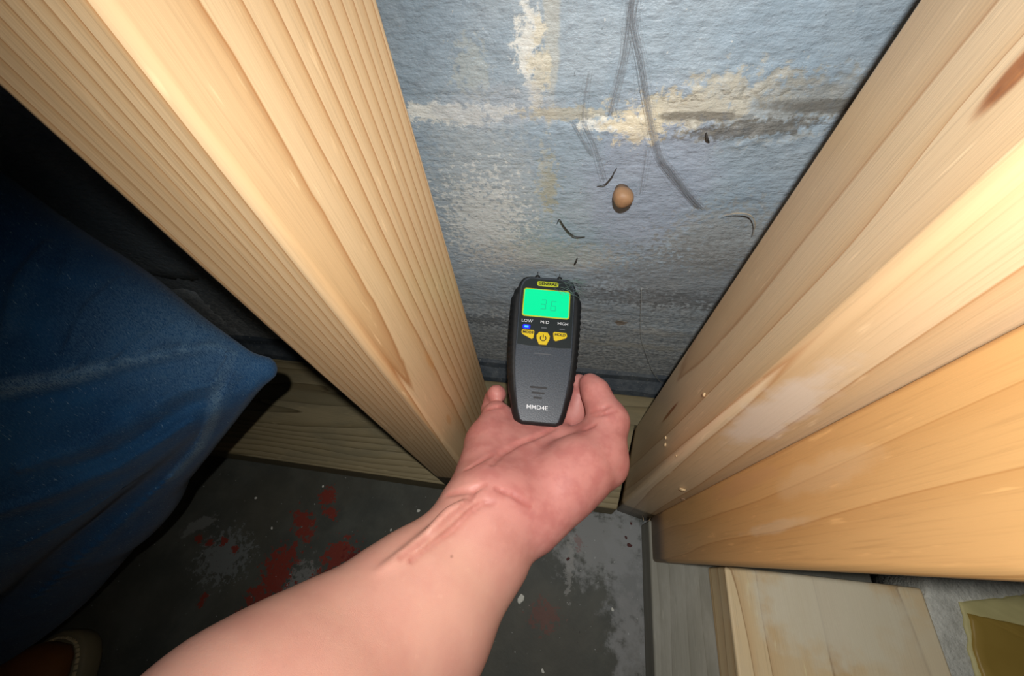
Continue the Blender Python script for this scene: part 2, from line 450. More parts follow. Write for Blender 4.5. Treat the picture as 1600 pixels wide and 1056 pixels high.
R4 = rect((.163 * H, .179 * H), .086 * H, .205 * H, math.radians(11))
R4t = rect((.181 * H, .179 * H), .086 * H, .205 * H, math.radians(11))
PINE_R = wood('knotty_pine', srgb(212, 186, 150), srgb(203, 172, 132), srgb(176, 134, 92), (.10, .06), .0120, warp=.0026, seed=5.1, dark_w=.25,
              knots=((.0131, .0215, .437, .0045, .35), (.0129, .0445, .190, .0024, .10)), patches=(((.022, -.002, .31), (.013, .01, .05), srgb(224, 216, 208), .5),),  # pale patch paints the grazing flash sheen into the front face
              foot_tone=(.010, .034, .85, srgb(132, 118, 104)), rough=.36)
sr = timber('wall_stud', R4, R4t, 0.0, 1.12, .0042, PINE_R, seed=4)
tag(sr, 'knotty pine stud with wide grain, on the right of the hand and meter', 'lumber')

B4 = [(.2335 * H, .066 * H), (.272 * H, .082 * H), (.278 * H, .157 * H), (.2335 * H, .165 * H)]
B4t = [(.250 * H, .031 * H), (.288 * H, .052 * H), (.294 * H, .155 * H), (.250 * H, .163 * H)]
AMBER = wood('amber_board_wood', srgb(208, 164, 108), srgb(200, 154, 98), srgb(184, 136, 82), (.05, -.09), .016, warp=.009, seed=9.4, dark_w=.1,
             patches=(((.0045, .024, .27), (.02, .008, .035), srgb(212, 180, 138), .4), ((.004, .009, .225), (.02, .003, .035), srgb(212, 186, 152), .45), ((.0045, .034, .20), (.02, .006, .05), srgb(196, 150, 104), .6)),
             foot_tone=(.0, .06, .7, srgb(150, 132, 108)), rough=.38)
sb = timber('trim_board', B4, B4t, .038, 1.12, .0030, AMBER, seed=8)
tag(sb, 'amber-coloured upright board against the front of the right-hand stud', 'lumber')

GREYW = wood('grey_painted_plate_wood', srgb(140, 138, 126), srgb(132, 130, 118), srgb(116, 112, 98), (.02, -.05), .009, warp=.006, seed=12.0, axis='y', rough=.65, dark_w=.2,
             dirt=(.6, srgb(158, 156, 146)))
rp = plank('return_plate', .228 * H, .30, -.42, .068, 0.0, .038, .0025, GREYW)
tag(rp, 'grey dirty plate running towards the viewer under the amber board', 'lumber')

# ------------------------------------------------------------------ strip between wall foot and plate: dark paint plus gap shade in its colour
def dark_strip_mat():
    g = G('dark_paint_gap_shade'); P = g.coord(); n = g.noise(P, 60, 5, .65); f = g.noise(P, 330, 3)
    col = g.mix(g.step(n, .4, .7), srgb(60, 68, 76), srgb(86, 92, 96))
    col = g.mix(g.step(f, .64, .74, 0, .8), col, srgb(150, 148, 140))
    return g.out(color=col, rough=.55, normal=g.bump(n, .7, .002))
xs = np.linspace(-.96, .96, 240); prof = ((YW - .0005, .060), (YW - .004, .057), (YW - .0055, .050), (.211, .040), (.2085, .032), (.2085, .0005), (YW + .004, .0005), (YW + .004, .060))
V = []; F = []
for i, x in enumerate(xs):
    nz = perlin(np.array([[x * 40, k * 1.3, 2.2] for k in range(len(prof))])) * .0016
    for k, (y, z) in enumerate(prof): V.append((x, y + (nz[k] if k in (1, 2, 3) else 0), z + (nz[k] if k in (1, 2, 3) else 0)))
n = len(prof)
for i in range(len(xs) - 1):
    for k in range(n): F.append((i * n + k, i * n + (k + 1) % n, (i + 1) * n + (k + 1) % n, (i + 1) * n + k))
F += [tuple(range(n)), tuple(range((len(xs) - 1) * n + n - 1, (len(xs) - 1) * n - 1, -1))]
struct(mesh_obj('trim_and_gap_shade', V, F, dark_strip_mat(), None, False))

# ------------------------------------------------------------------ signed-distance modelling for the soft shapes
class Field:
    def __init__(s, lo, hi, h):
        s.lo = np.array(lo, float); s.h = h
        s.n = np.ceil((np.array(hi) - s.lo) / h).astype(int) + 1
        s.F = np.full(s.n, 1.0, np.float32)
    def box(s, lo, hi, m):
        a = np.clip(np.floor((np.array(lo) - m - s.lo) / s.h).astype(int), 0, s.n)
        b = np.clip(np.ceil((np.array(hi) + m - s.lo) / s.h).astype(int) + 1, 0, s.n)
        g = [(s.lo[i] + s.h * np.arange(a[i], b[i])).astype(np.float32) for i in range(3)]
        sl = tuple(slice(a[i], b[i]) for i in range(3))
        return sl, g[0][:, None, None], g[1][None, :, None], g[2][None, None, :]
    def put(s, sl, d, k, carve=False):
        f = s.F[sl]
        if carve:
            d = -d; hh = np.maximum(k - np.abs(f - d), 0) / k; s.F[sl] = np.maximum(f, d) + hh * hh * k * .25
        else:
            hh = np.maximum(k - np.abs(f - d), 0) / k; s.F[sl] = np.minimum(f, d) - hh * hh * k * .25
    def cone(s, a, b, ra, rb, k=.004, flat=None, carve=False):
        """tapered capsule a-b; flat = (direction, factor) squeezes the section along a direction"""
        a = np.array(a, float); b = np.array(b, float); r = max(ra, rb)
        sl, x, y, z = s.box(np.minimum(a, b) - r, np.maximum(a, b) + r, k + 3 * s.h)
        ab = b - a; L2 = ab @ ab + 1e-12
        px, py, pz = x - a[0], y - a[1], z - a[2]
        t = np.clip((px * ab[0] + py * ab[1] + pz * ab[2]) / L2, 0, 1)
        qx, qy, qz = px - t * ab[0], py - t * ab[1], pz - t * ab[2]
        d2 = qx * qx + qy * qy + qz * qz; sc = 1.0
        if flat is not None:
            n = np.array(flat[0]); n = n / np.linalg.norm(n); e = flat[1]
            w_ = qx * n[0] + qy * n[1] + qz * n[2]
            d2 = d2 + w_ * w_ * (1 / (e * e) - 1)
            rad = ra + (rb - ra) * t; dd = np.sqrt(d2); 
            g = np.sqrt(np.maximum((d2 - w_ * w_ / (e * e)) + w_ * w_ / (e ** 4), 1e-12)) / np.maximum(dd, 1e-6)
            d = (dd - rad) / np.maximum(g, .3)
        else:
            d = np.sqrt(d2) - (ra + (rb - ra) * t)
        s.put(sl, d.astype(np.float32), k, carve)
    def chain(s, pts, k=.004, carve=False, flat=None):
        for (a, ra), (b, rb) in zip(pts[:-1], pts[1:]): s.cone(a, b, ra, rb, k, flat, carve)
    def value(s, P):
        q = (np.asarray(P) - s.lo) / s.h; i = np.clip(np.floor(q).astype(int), 0, s.n - 2); f = np.clip(q - i, 0, 1)
        o = 0
        for dx in (0, 1):
            for dy in (0, 1):
                for dz in (0, 1):
                    wt = (f[..., 0] if dx else 1 - f[..., 0]) * (f[..., 1] if dy else 1 - f[..., 1]) * (f[..., 2] if dz else 1 - f[..., 2])
                    o = o + wt * s.F[i[..., 0] + dx, i[..., 1] + dy, i[..., 2] + dz]
        return o
    def surf(s, px, py, z0, z1):
        """first surface point along a sight line between two depths"""
        Zs = np.arange(z0, z1, .0005); P = CAM + ray(px, py)[None] * (Zs / FPX)[:, None]
        v = s.value(P); i = np.argmax(v < 0)
        return P[i] if v[i] < 0 else None
    def mesh(s, smooth=3):
        F = s.F; n = s.n; ins = F < 0
        c = np.zeros(n - 1, np.uint8)
        for dx in (0, 1):
            for dy in (0, 1):
                for dz in (0, 1):
                    c += ins[dx:n[0] - 1 + dx, dy:n[1] - 1 + dy, dz:n[2] - 1 + dz]
        act = (c > 0) & (c < 8); I = np.argwhere(act); idx = -np.ones(n - 1, int); idx[act] = np.arange(len(I))
        acc = np.zeros((len(I), 3)); cnt = np.zeros(len(I))
        corners = [(a, b, d) for a in (0, 1) for b in (0, 1) for d in (0, 1)]
        for ax in range(3):
            for ca in corners:
                if ca[ax]: continue
                cb = list(ca); cb[ax] = 1
                fa = F[I[:, 0] + ca[0], I[:, 1] + ca[1], I[:, 2] + ca[2]]; fb = F[I[:, 0] + cb[0], I[:, 1] + cb[1], I[:, 2] + cb[2]]
                m = (fa < 0) != (fb < 0); t = fa[m] / (fa[m] - fb[m])
                p = np.tile(np.array(ca, float), (m.sum(), 1)); p[:, ax] += t
                acc[m] += p; cnt[m] += 1
        V = (I + acc / cnt[:, None]) * s.h + s.lo
        Q = []
        for ax in range(3):
            u, v = (ax + 1) % 3, (ax + 2) % 3
            sl0 = [slice(1, n[i] - 1) for i in range(3)]; sl1 = list(sl0)
            sl0[ax] = slice(0, n[ax] - 1); sl1[ax] = slice(1, n[ax])
            A = ins[tuple(sl0)]; B = ins[tuple(sl1)]; e = np.argwhere(A != B)
            inside = A[tuple(e.T)]
            off = np.ones(3, int); off[ax] = 0; e = e + off
            def cell(du, dv):
                q = e.copy(); q[:, u] -= du; q[:, v] -= dv; return idx[tuple(q.T)]
            q = np.stack([cell(1, 1), cell(0, 1), cell(0, 0), cell(1, 0)], 1)
            q[~inside] = q[~inside][:, ::-1]; Q.append(q)
        Q = np.concatenate(Q)
        for _ in range(smooth):
            S = np.zeros_like(V); N = np.zeros(len(V))
            for k in range(4):
                a, b = Q[:, k], Q[:, (k + 1) % 4]
                np.add.at(S, a, V[b]); np.add.at(S, b, V[a]); np.add.at(N, a, 1); np.add.at(N, b, 1)
            V = V * .5 + .5 * S / np.maximum(N, 1)[:, None]
        return V, Q
def np_mesh(name, V, Q, mat, parent=None, attrs=None):
    me = bpy.data.meshes.new(name)
    me.vertices.add(len(V)); me.vertices.foreach_set('co', V.astype(np.float32).ravel())
    me.loops.add(Q.size); me.loops.foreach_set('vertex_index', Q.astype(np.int32).ravel())
    me.polygons.add(len(Q)); me.polygons.foreach_set('loop_start', np.arange(0, Q.size, 4, dtype=np.int32))
    me.polygons.foreach_set('use_smooth', np.ones(len(Q), bool))
    me.update(calc_edges=True); me.validate()
    for k, v in (attrs or {}).items():
        a = me.attributes.new(k, 'FLOAT', 'POINT'); a.data.foreach_set('value', v.astype(np.float32))
    if mat: me.materials.append(mat)
    return link(bpy.data.objects.new(name, me), parent)

# ------------------------------------------------------------------ moisture meter (face plane frame: u right, v to the tip, n out of the face)
MB = np.array([-0.01442418, 0.09642937, 0.20719618])
MU = np.array([0.99177524, 0.06242554, -0.11173596]); MV = np.array([-0.03753683, 0.9764697, 0.21236268]); MN = np.array([0.12236363, -0.20642183, 0.97078173])
MMAT = Matrix(((MU[0], MV[0], MN[0], MB[0]), (MU[1], MV[1], MN[1], MB[1]), (MU[2], MV[2], MN[2], MB[2]), (0, 0, 0, 1)))
meter = empty('moisture_meter', (0, 0, 0)); meter.matrix_world = MMAT
tag(meter, 'black handheld moisture meter with lit green screen held against the wall', 'meter')
M_SHELL = G('charcoal_plastic')
_n = M_SHELL.noise(M_SHELL.coord(), 900, 3)
M_SHELL = M_SHELL.out(color=M_SHELL.mix(M_SHELL.step(_n, .35, .7), srgb(54, 61, 70), srgb(68, 76, 86)), rough=.42, normal=M_SHELL.bump(_n, .25, .0004))
M_RUB = G('black_rubber'); _n = M_RUB.noise(M_RUB.coord(), 500, 3)
M_RUB = M_RUB.out(color=srgb(21, 23, 25), rough=.55, normal=M_RUB.bump(_n, .25, .0004))
M_TOP = plain('dark_upper_plastic', srgb(28, 36, 38), .38)
M_YEL = plain('yellow_rubber_button', srgb(226, 196, 18), .45)
M_INK = plain('black_print', srgb(24, 22, 16), .6)
M_WHITE = plain('white_print', srgb(225, 230, 235), .5)
M_BEZ = plain('yellow_green_bezel', srgb(190, 200, 40), .45)
M_LCD = G('lit_green_screen'); M_LCD.b.inputs['Emission Color'].default_value = (0.0, 1.0, .40, 1)
M_LCD.b.inputs['Emission Strength'].default_value = 0.93; M_LCD = M_LCD.out(color=srgb(4, 20, 14), rough=.3, Specular_IOR_Level=.2)
M_SEG = G('dim_screen_segment'); M_SEG.b.inputs['Emission Color'].default_value = (0.0, .60, .27, 1)
M_SEG.b.inputs['Emission Strength'].default_value = 0.9; M_SEG = M_SEG.out(color=srgb(10, 60, 44), rough=.3)
M_LED = G('lit_blue_lamp'); M_LED.b.inputs['Emission Color'].default_value = (0.008, .015, 1.0, 1)
M_LED.b.inputs['Emission Strength'].default_value = 1.3; M_LED = M_LED.out(color=srgb(10, 10, 160), rough=.3)
M_LEDC = G('lit_blue_lamp_core'); M_LEDC.b.inputs['Emission Color'].default_value = (0.03, .35, 1.0, 1)
M_LEDC.b.inputs['Emission Strength'].default_value = 1.6; M_LEDC = M_LEDC.out(color=srgb(60, 120, 255), rough=.3)
M_STEEL = plain('steel_pin', srgb(170, 172, 175), .3, Metallic=1.0)
M_SLOT = plain('slot_shadow_plastic', srgb(34, 33, 36), .6)

mm = .001
# half-width of the whole case along v (mm)
OUT_V = [-1.5, 2, 8, 15, 25, 40, 55, 70, 85, 97, 104.5, 106, 111, 114, 120, 123, 124.5]
OUT_R = [13.5, 18.5, 20.8, 22.3, 25, 27.5, 28.8, 29.6, 30.2, 30.2, 30.0, 28.6, 28.0, 25.6, 23.6, 21.5, 15.0]
def half(v): return np.interp(v, OUT_V, OUT_R)
def outline(inset, vmin, vmax, n=70):
    vs = np.linspace(vmin, vmax, n); r = half(vs) - inset
    return [(-a, b) for a, b in zip(r, vs)] + [(a, b) for a, b in zip(r[::-1], vs[::-1])]
def slab(name, loops, mat, parent, smooth=True, capb=True):
    """loops: list of (list of (u,v), n) stacked outlines with equal counts, all in mm"""
    V = []; F = []; n = len(loops[0][0])
    for pts, h in loops:
        for i, (a, b) in enumerate(pts): V.append((a * mm, b * mm, (h if np.isscalar(h) else h[i]) * mm))
    for k in range(len(loops) - 1):
        for i in range(n):
            j = (i + 1) % n; F.append((k * n + i, (k + 1) * n + i, (k + 1) * n + j, k * n + j))
    F.append(tuple(range((len(loops) - 1) * n + n - 1, (len(loops) - 1) * n - 1, -1)))
    if capb: F.append(tuple(range(n)))
    bm = bmesh.new(); vs = [bm.verts.new(v) for v in V]
    for f in F: bm.faces.new([vs[i] for i in f])
    o = bm_obj(name, bm, mat, parent, smooth); weighted(o); return o
# rubber over-moulded body: the whole case with ridged flanks
def ridged(inset):
    pts = outline(inset, -1.5, 124.5, 110); out = []
    for (a, b) in pts:
        ridge = 0.7 * (0.5 + 0.5 * math.sin(b * 1.15)) if 30 < b < 98 else 0
        out.append((a - math.copysign(ridge, a), b))
    return out
body = slab('body', [(outline(8, 2, 119, 110), -29), (outline(3.5, 0, 122, 110), -28), (ridged(.8), -24), (ridged(0), -18), (ridged(0), -7), (ridged(1.0), -3.6), (outline(3.6, .5, 122.5, 110), -1.4), (outline(5.4, 2, 121.5, 110), -.9)], M_RUB, meter)
# front panel, slightly crowned, narrowing to the foot
def panel_pts(g):
    vs = np.array([1.5, 2.2, 10, 22, 36, 48, 60, 72, 84, 96, 106, 112, 117, 120.5, 122.2]); r = np.array([13.2, 14.6, 17.2, 19.4, 21.4, 22.4, 22.8, 22.8, 22.9, 23.1, 23.2, 23.0, 21.8, 19.4, 15.0])
    return [(-a + g, b if b < 110 else b - g * .5) for a, b in zip(r, vs)] + [(a - g, b if b < 110 else b - g * .5) for a, b in zip(r[::-1], vs[::-1])]
pan = slab('front_panel', [(panel_pts(0), -3.0), (panel_pts(0), -.6), (panel_pts(.5), -.1), (panel_pts(1.1), 0.0)], M_SHELL, meter)
top = slab('upper_panel', [([(-21.6, 61), (-21.9, 84), (-22, 106), (-21.6, 112), (-19.6, 117.5), (-15, 120.6), (15, 120.6), (19.6, 117.5), (21.6, 112), (22, 106), (21.9, 84), (21.6, 61), (12, 60.2), (-12, 60.2)][::-1], h) for h in (-.5, .25)], M_TOP, meter, smooth=False)
def rrect(x0, x1, y0, y1, r, seg=5, dx=0):
    pts = []
    for cx, cy, a0 in ((x1 - r, y0 + r, -90), (x1 - r, y1 - r, 0), (x0 + r, y1 - r, 90), (x0 + r, y0 + r, 180)):
        for k in range(seg + 1):
            a = math.radians(a0 + 90 * k / seg); pts.append((cx + r * math.cos(a), cy + r * math.sin(a)))
    return pts
slab('screen_bezel', [(rrect(-19.9, 19.3, 85.4, 111.2, 2.4), -.2), (rrect(-19.9, 19.3, 85.4, 111.2, 2.4), .55), (rrect(-19.4, 18.8, 85.9, 110.7, 2.1), .75)], M_BEZ, meter)
lcd = slab('screen', [(rrect(-18.9, 18.3, 86.4, 110.2, 1.8), .2), (rrect(-18.9, 18.3, 86.4, 110.2, 1.8), .85)], M_LCD, meter, smooth=False)
SEGS = {'3': 'abgcd', '6': 'afgedc'}
def digit(ch, cx, cy, w_, h_):
    t = .62; g = .35
    R = {'a': (cx - w_ / 2 + g, cx + w_ / 2 - g, cy + h_ / 2 - t, cy + h_ / 2), 'd': (cx - w_ / 2 + g, cx + w_ / 2 - g, cy - h_ / 2, cy - h_ / 2 + t), 'g': (cx - w_ / 2 + g, cx + w_ / 2 - g, cy - t / 2, cy + t / 2),
         'b': (cx + w_ / 2 - t, cx + w_ / 2, cy + g, cy + h_ / 2 - g), 'c': (cx + w_ / 2 - t, cx + w_ / 2, cy - h_ / 2 + g, cy - g),
         'f': (cx - w_ / 2, cx - w_ / 2 + t, cy + g, cy + h_ / 2 - g), 'e': (cx - w_ / 2, cx - w_ / 2 + t, cy - h_ / 2 + g, cy - g)}
    for s_ in SEGS[ch]:
        x0, x1, y0, y1 = R[s_]
        sh = .035 * ((y0 + y1) / 2 - cy) * 2
        slab('digit_segment', [([(x0 + sh, y0), (x1 + sh, y0), (x1 + sh, y1), (x0 + sh, y1)], h) for h in (.8, .9)], M_SEG, lcd, smooth=False)
digit('3', -2.6, 97.0, 4.6, 9.0); digit('6', 5.6, 96.2, 4.6, 9.0)
def text(name, s, cx, cy, size, mat, parent, n=.5, stretch=1.0, bold=0.0, shear=0.0):
    c = bpy.data.curves.new(name, 'FONT'); c.body = s; c.size = size * mm; c.align_x = 'CENTER'; c.align_y = 'CENTER'
    c.extrude = .08 * mm; c.offset = bold * mm; c.shear = shear; c.resolution_u = 3
    o = bpy.data.objects.new(name, c); COL.objects.link(o)
    dg = bpy.context.evaluated_depsgraph_get(); me = bpy.data.meshes.new_from_object(o.evaluated_get(dg)); bpy.data.objects.remove(o)
    me.materials.clear(); me.materials.append(mat)
    for v in me.vertices: v.co.x = v.co.x * stretch + cx * mm; v.co.y += cy * mm; v.co.z += n * mm
    return link(bpy.data.objects.new(name, me), parent)
badge = slab('badge', [(rrect(-9.2, 8.8, 114.0, 118.4, 1.6), .1), (rrect(-9.2, 8.8, 114.0, 118.4, 1.6), .6)], M_BEZ, meter, smooth=False)
text('lettering', 'GENERAL', -.3, 116.2, 3.5, M_INK, badge, .66, 1.02, .12)
text('lettering', '\u00ae', 7.5, 117.2, 1.4, M_INK, badge, .66)
text('lettering', 'LOW', -15.0, 81.3, 3.6, M_WHITE, meter, .3, 1.1, 0); text('lettering', 'MID', -.6, 81.3, 3.6, M_WHITE, meter, .3, 1.15, 0); text('lettering', 'HIGH', 14.2, 81.3, 3.6, M_WHITE, meter, .3, 1.0, 0)
led = slab('indicator_lamp', [(rrect(-18.2, -12.2, 74.6, 78.0, 1.0), .1), (rrect(-18.2, -12.2, 74.6, 78.0, 1.0), .55)], M_LED, meter, smooth=False)
slab('lamp_core', [(rrect(-16.9, -13.5, 75.5, 77.0, .5), .4), (rrect(-16.9, -13.5, 75.5, 77.0, .5), .62)], M_LEDC, led, smooth=False)
for cx in (-1.0, 13.8):
    slab('indicator_lamp', [(rrect(cx - 2.2, cx + 2.2, 76.0, 77.0, .4), .1), (rrect(cx - 2.2, cx + 2.2, 76.0, 77.0, .4), .45)], plain('unlit_lamp', srgb(92, 98, 104), .3), meter, smooth=False)
def button(name, pts, h=1.1):
    c = np.mean(pts, 0); ins = lambda k: [tuple(c + (np.array(p) - c) * k) for p in pts]
    slab(name + '_surround', [(ins(1.12), -.1), (ins(1.12), .42)], M_INK, meter, smooth=False)
    return slab(name, [(pts, .2), (pts, h * .7), (ins(.93), h)], M_YEL, meter)
b1 = button('mode_button', [(-18.6, 73.4), (-18.9, 70.9), (-17.6, 69.2), (-10.2, 65.8), (-8.9, 66.8), (-8.4, 72.4), (-9.2, 73.6)][::-1])
text('lettering', 'MODE', -13.5, 71.2, 2.9, M_INK, b1, 1.15, 1.05, .1)
b2 = button('hold_button', [(17.4, 73.4), (18.1, 70.9), (17.2, 69.0), (9.0, 65.8), (7.4, 66.8), (6.6, 72.4), (7.4, 73.6)])
text('lettering', 'HOLD', 12.3, 71.2, 3.0, M_INK, b2, 1.15, 1.05, .1)
b3 = button('power_button', [(-4.6, 72.4), (2.2, 72.4), (4.2, 69.6), (4.0, 66.6), (1.8, 61.8), (-4.2, 61.8), (-6.4, 66.6), (-6.6, 69.6)], 1.4)
ring = []; 
for k in range(25):
    a = math.radians(90 + 38 + (360 - 76) * k / 24); ring.append((a,))
V = []; F = []
for k, (a,) in enumerate(ring):
    for r_, h in ((1.9, 1.42), (2.6, 1.42), (2.6, 1.6), (1.9, 1.6)): V.append(((-1.2 + r_ * math.cos(a)) * mm, (67.2 + r_ * math.sin(a)) * mm, h * mm))
for k in range(24):
    for q in range(4): F.append((k * 4 + q, k * 4 + (q + 1) % 4, k * 4 + 4 + (q + 1) % 4, k * 4 + 4 + q))
F += [(3, 2, 1, 0), (96, 97, 98, 99)]
V += [((-1.2 + a) * mm, (67.2 + b) * mm, h * mm) for h in (1.42, 1.6) for a, b in ((-.35, .4), (.35, .4), (.35, 3.0), (-.35, 3.0))]
F += [(103, 102, 101, 100), (104, 105, 106, 107), (100, 101, 105, 104), (101, 102, 106, 105), (102, 103, 107, 106), (103, 100, 104, 107)]
mesh_obj('power_symbol', V, F, M_INK, b3)
slab('thumb_notch', [(rrect(-7.4, 6.0, 54.0, 54.9, .4), -.1), (rrect(-7.4, 6.0, 54.0, 54.9, .4), .3)], plain('notch_edge_plastic', srgb(84, 88, 94), .4), meter, smooth=False)
for cy, hw in ((27.2, 6.6), (23.0, 5.0), (19.2, 3.4)):
    slab('speaker_slot', [(rrect(-2.2 - hw, -2.2 + hw, cy - .75, cy + .75, .7), -.1), (rrect(-2.2 - hw, -2.2 + hw, cy - .75, cy + .75, .7), .12)], M_SLOT, meter, smooth=False)
text('lettering', 'MMD4E', -2.2, 11.8, 4.4, M_WHITE, meter, .08, 1.12, .03)
# prongs reaching to the wall
for cx in (-9.0, 10.0):
    L_ = 3.2; bm = bmesh.new()
    bmesh.ops.create_cone(bm, cap_ends=True, segments=12, radius1=.0009, radius2=.0004, depth=L_ * mm + .004)
    for v in bm.verts: v.co = Vector((cx * mm + v.co.x, (124.3) * mm + v.co.z + .0016, -4 * mm + v.co.y))
    bm_obj('pin', bm, M_STEEL, meter, True)
    bm = bmesh.new(); bmesh.ops.create_cone(bm, cap_ends=True, segments=16, radius1=.0026, radius2=.002, depth=.003)
    for v in bm.verts: v.co = Vector((cx * mm + v.co.x, 124.2 * mm + v.co.z, -4 * mm + v.co.y))
    bm_obj('pin_socket', bm, M_RUB, meter, True)

# ------------------------------------------------------------------ the person: bare right hand and forearm, jeans, boot
def skin_mat():
    g = G('skin'); P = g.coord(); n = g.noise(P, 38, 4, .6); f = g.noise(P, 260, 3); b = g.noise(P, 90, 3)
    pink = g.attr('palm'); mole = g.attr('mole'); crease = g.attr('crease')
    arm = g.mix(g.step(n, .35, .7), srgb(212, 160, 142), srgb(206, 150, 134))
    palm = g.mix(g.step(b, .38, .66), srgb(206, 138, 130), srgb(194, 122, 116))
    col = g.mix(pink, arm, palm)
    col = g.mix(g.mul(crease, .55), col, srgb(170, 84, 76))
    col = g.mix(g.step(f, .62, .8, 0, .12), col, srgb(236, 196, 176))
    col = g.mix(mole, col, srgb(96, 52, 36))
    v = g.voronoi(P, 1500, 'DISTANCE_TO_EDGE')
    h = g.add(g.mul(g.step(v, 0, .12), .4), g.mul(f, .6))
    g.b.inputs['Subsurface Weight'].default_value = .18; g.b.inputs['Subsurface Radius'].default_value = (1.0, .35, .2); g.b.inputs['Subsurface Scale'].default_value = .004
    return g.out(color=col, rough=.46, normal=g.bump(h, .18, .0005), Specular_IOR_Level=.42)
PERSON = empty('person', (float(at(300, 800, .3)[0]), float(at(300, 800, .3)[1]), 0.0))
tag(PERSON, 'crouching person in dark blue jeans holding the moisture meter in a bare hand', 'person')

FH = Field((-.235, -.285, .13), (.075, .215, .435), .0014)
VIEWN = -RM[:, 2]                                  # towards the camera
def A(px, py, Z): return at(px, py, Z)
# forearm: wider than thick
P0, P1, P2, P3 = A(380, 1235, .122), A(500, 1112, .148), A(648, 970, .185), A(752, 846, .216)
ax = (P3 - P1) / np.linalg.norm(P3 - P1); flatn = VIEWN - (VIEWN @ ax) * ax
for a, b, ra, rb, e0 in ((P0, P1, .047, .0435, .8), (P1, P2, .0435, .0392, .8), (P2, P3, .0392, .0305, .74)):
    FH.cone(a, b, ra, rb, .012, (flatn, e0))
FH.cone(np.array([-.172, -.222, .368]), P0, .046, .046, .014)          # on to the elbow, out of the frame
# carpal block and metacarpals
FH.cone(P3, A(778, 800, .226), .0290, .0270, .014, (flatn, .74))
FH.cone(A(738, 785, .226), A(764, 692, .281), .0165, .0165, .012)      # heel of the hand (little-finger side)
FH.cone(A(764, 692, .281), A(776, 650, .300), .0160, .0120, .008)
FH.cone(A(782, 795, .230), A(822, 672, .300), .0180, .0135, .014)
FH.cone(A(812, 795, .232), A(872, 665, .306), .0180, .0125, .014)
# ball of the thumb
FH.cone(A(828, 812, .232), A(902, 735, .256), .0205, .0235, .006)
FH.cone(A(880, 752, .250), A(936, 712, .266), .0215, .0178, .008)
# thumb
FH.cone(A(940, 722, .263), A(946, 728, .263), .0165, .0150, .006)
FH.cone(A(936, 712, .266), A(950, 658, .280), .0170, .0150, .008)
FH.cone(A(950, 658, .280), A(930, 612, .292), .0148, .0106, .004)
FH.cone(A(930, 612, .292), A(922, 600, .297), .0106, .0086, .004)
FH.cone(A(884, 690, .284), A(916, 684, .280), .0100, .0110, .008)
# index finger behind the meter's right flank
for pts in ([(A(876, 672, .305), .0118), (A(900, 644, .310), .0100), (A(906, 608, .312), .0084), (A(904, 598, .308), .0074)],
            [(A(852, 668, .312), .0112), (A(862, 610, .346), .0092), (A(866, 560, .356), .0080)],
            [(A(815, 672, .310), .0110), (A(822, 612, .342), .0090), (A(826, 566, .352), .0078)],
            [(A(774, 655, .302), .0104), (A(768, 640, .320), .0086), (A(772, 624, .320), .0082), (A(776, 616, .311), .0080)]):
    FH.chain(pts, .0022)
# tendons and creases follow the skin surface
def skin_line(pts, z0=.10, z1=.36):
    out = []
    for (px, py) in pts:
        p = FH.surf(px, py, z0, z1)
        if p is not None: out.append(p)
    return out
def dense(pts, n=10):
    pts = np.array(pts, float); o = []
    for a, b in zip(pts[:-1], pts[1:]):
        for t in np.linspace(0, 1, n, endpoint=False): o.append(a + (b - a) * t)
    return o + [pts[-1]]
RIDGES = [([(590, 900), (640, 866), (690, 826), (722, 800), (745, 780)], .0030, .0018), ([(668, 838), (700, 806), (728, 788)], .0024, .0014)]
for pts, r_, sink in RIDGES:
    L = skin_line(dense(pts, 5))
    L = [p - VIEWN * sink for p in L]
    m = len(L)
    FH.chain([(p, r_ * (0.05 + .95 * math.sin(math.pi * (i + .6) / (m + .2)) ** .8)) for i, p in enumerate(L)], .0035)
CREASES = [([(700, 772), (722, 768), (742, 763), (758, 757)], .0009, 1.0), ([(640, 876), (676, 850), (706, 828), (734, 800), (754, 786), (772, 785)], .0010, .9),
           ([(625, 872), (672, 836), (700, 812), (720, 797), (733, 781), (743, 764)], .0010, .9), ([(774, 763), (802, 774), (828, 791)], .0008, .8),
           ([(727, 734), (748, 722), (770, 710)], .0008, .6), ([(768, 726), (784, 708), (812, 691), (842, 680), (868, 668)], .0013, 1.2),
           ([(922, 645), (938, 640), (954, 634)], .0007, .7), ([(926, 650), (946, 646), (964, 643)], .0007, .7), ([(912, 672), (930, 664)], .0006, .6),
           ([(762, 640), (776, 636), (790, 634)], .0007, .7)]
crease_lines = []
for pts, r_, dpt in CREASES:
    L = skin_line(dense(pts, 16)); m = len(L)
    if m < 2: continue
    L2 = [p + VIEWN * (r_ * .35) for p in L]
    FH.chain([(p, r_ * dpt * (0.5 + .5 * math.sin(math.pi * (i + .5) / m))) for i, p in enumerate(L2)], .0016, carve=True)
    crease_lines += L
HV, HQ = FH.mesh(2)
hx, hy = project(HV)
t_ = ((hx - 640) * .72 + (hy - 900) * -.69) / 260                          # 0 at mid forearm, 1 in the palm
pal = np.clip((t_ - .28) / .5, 0, 1) * .95 + .05 * perlin(HV * 60)
cl = np.array(crease_lines); cr = np.full(len(HV), 9.0)
for c_ in cl: cr = np.minimum(cr, np.linalg.norm(HV - c_, axis=1))
cr = np.clip(1 - cr / .0022, 0, 1)
mole_p = FH.surf(706, 870, .1, .36)
mo = np.clip(1 - (np.linalg.norm(HV - mole_p, axis=1) - .0004) / .0006, 0, 1) if mole_p is not None else np.zeros(len(HV))
arm_o = np_mesh('arm', HV, HQ, skin_mat(), None, {'palm': pal, 'crease': cr, 'mole': mo})
child_of(arm_o, PERSON)

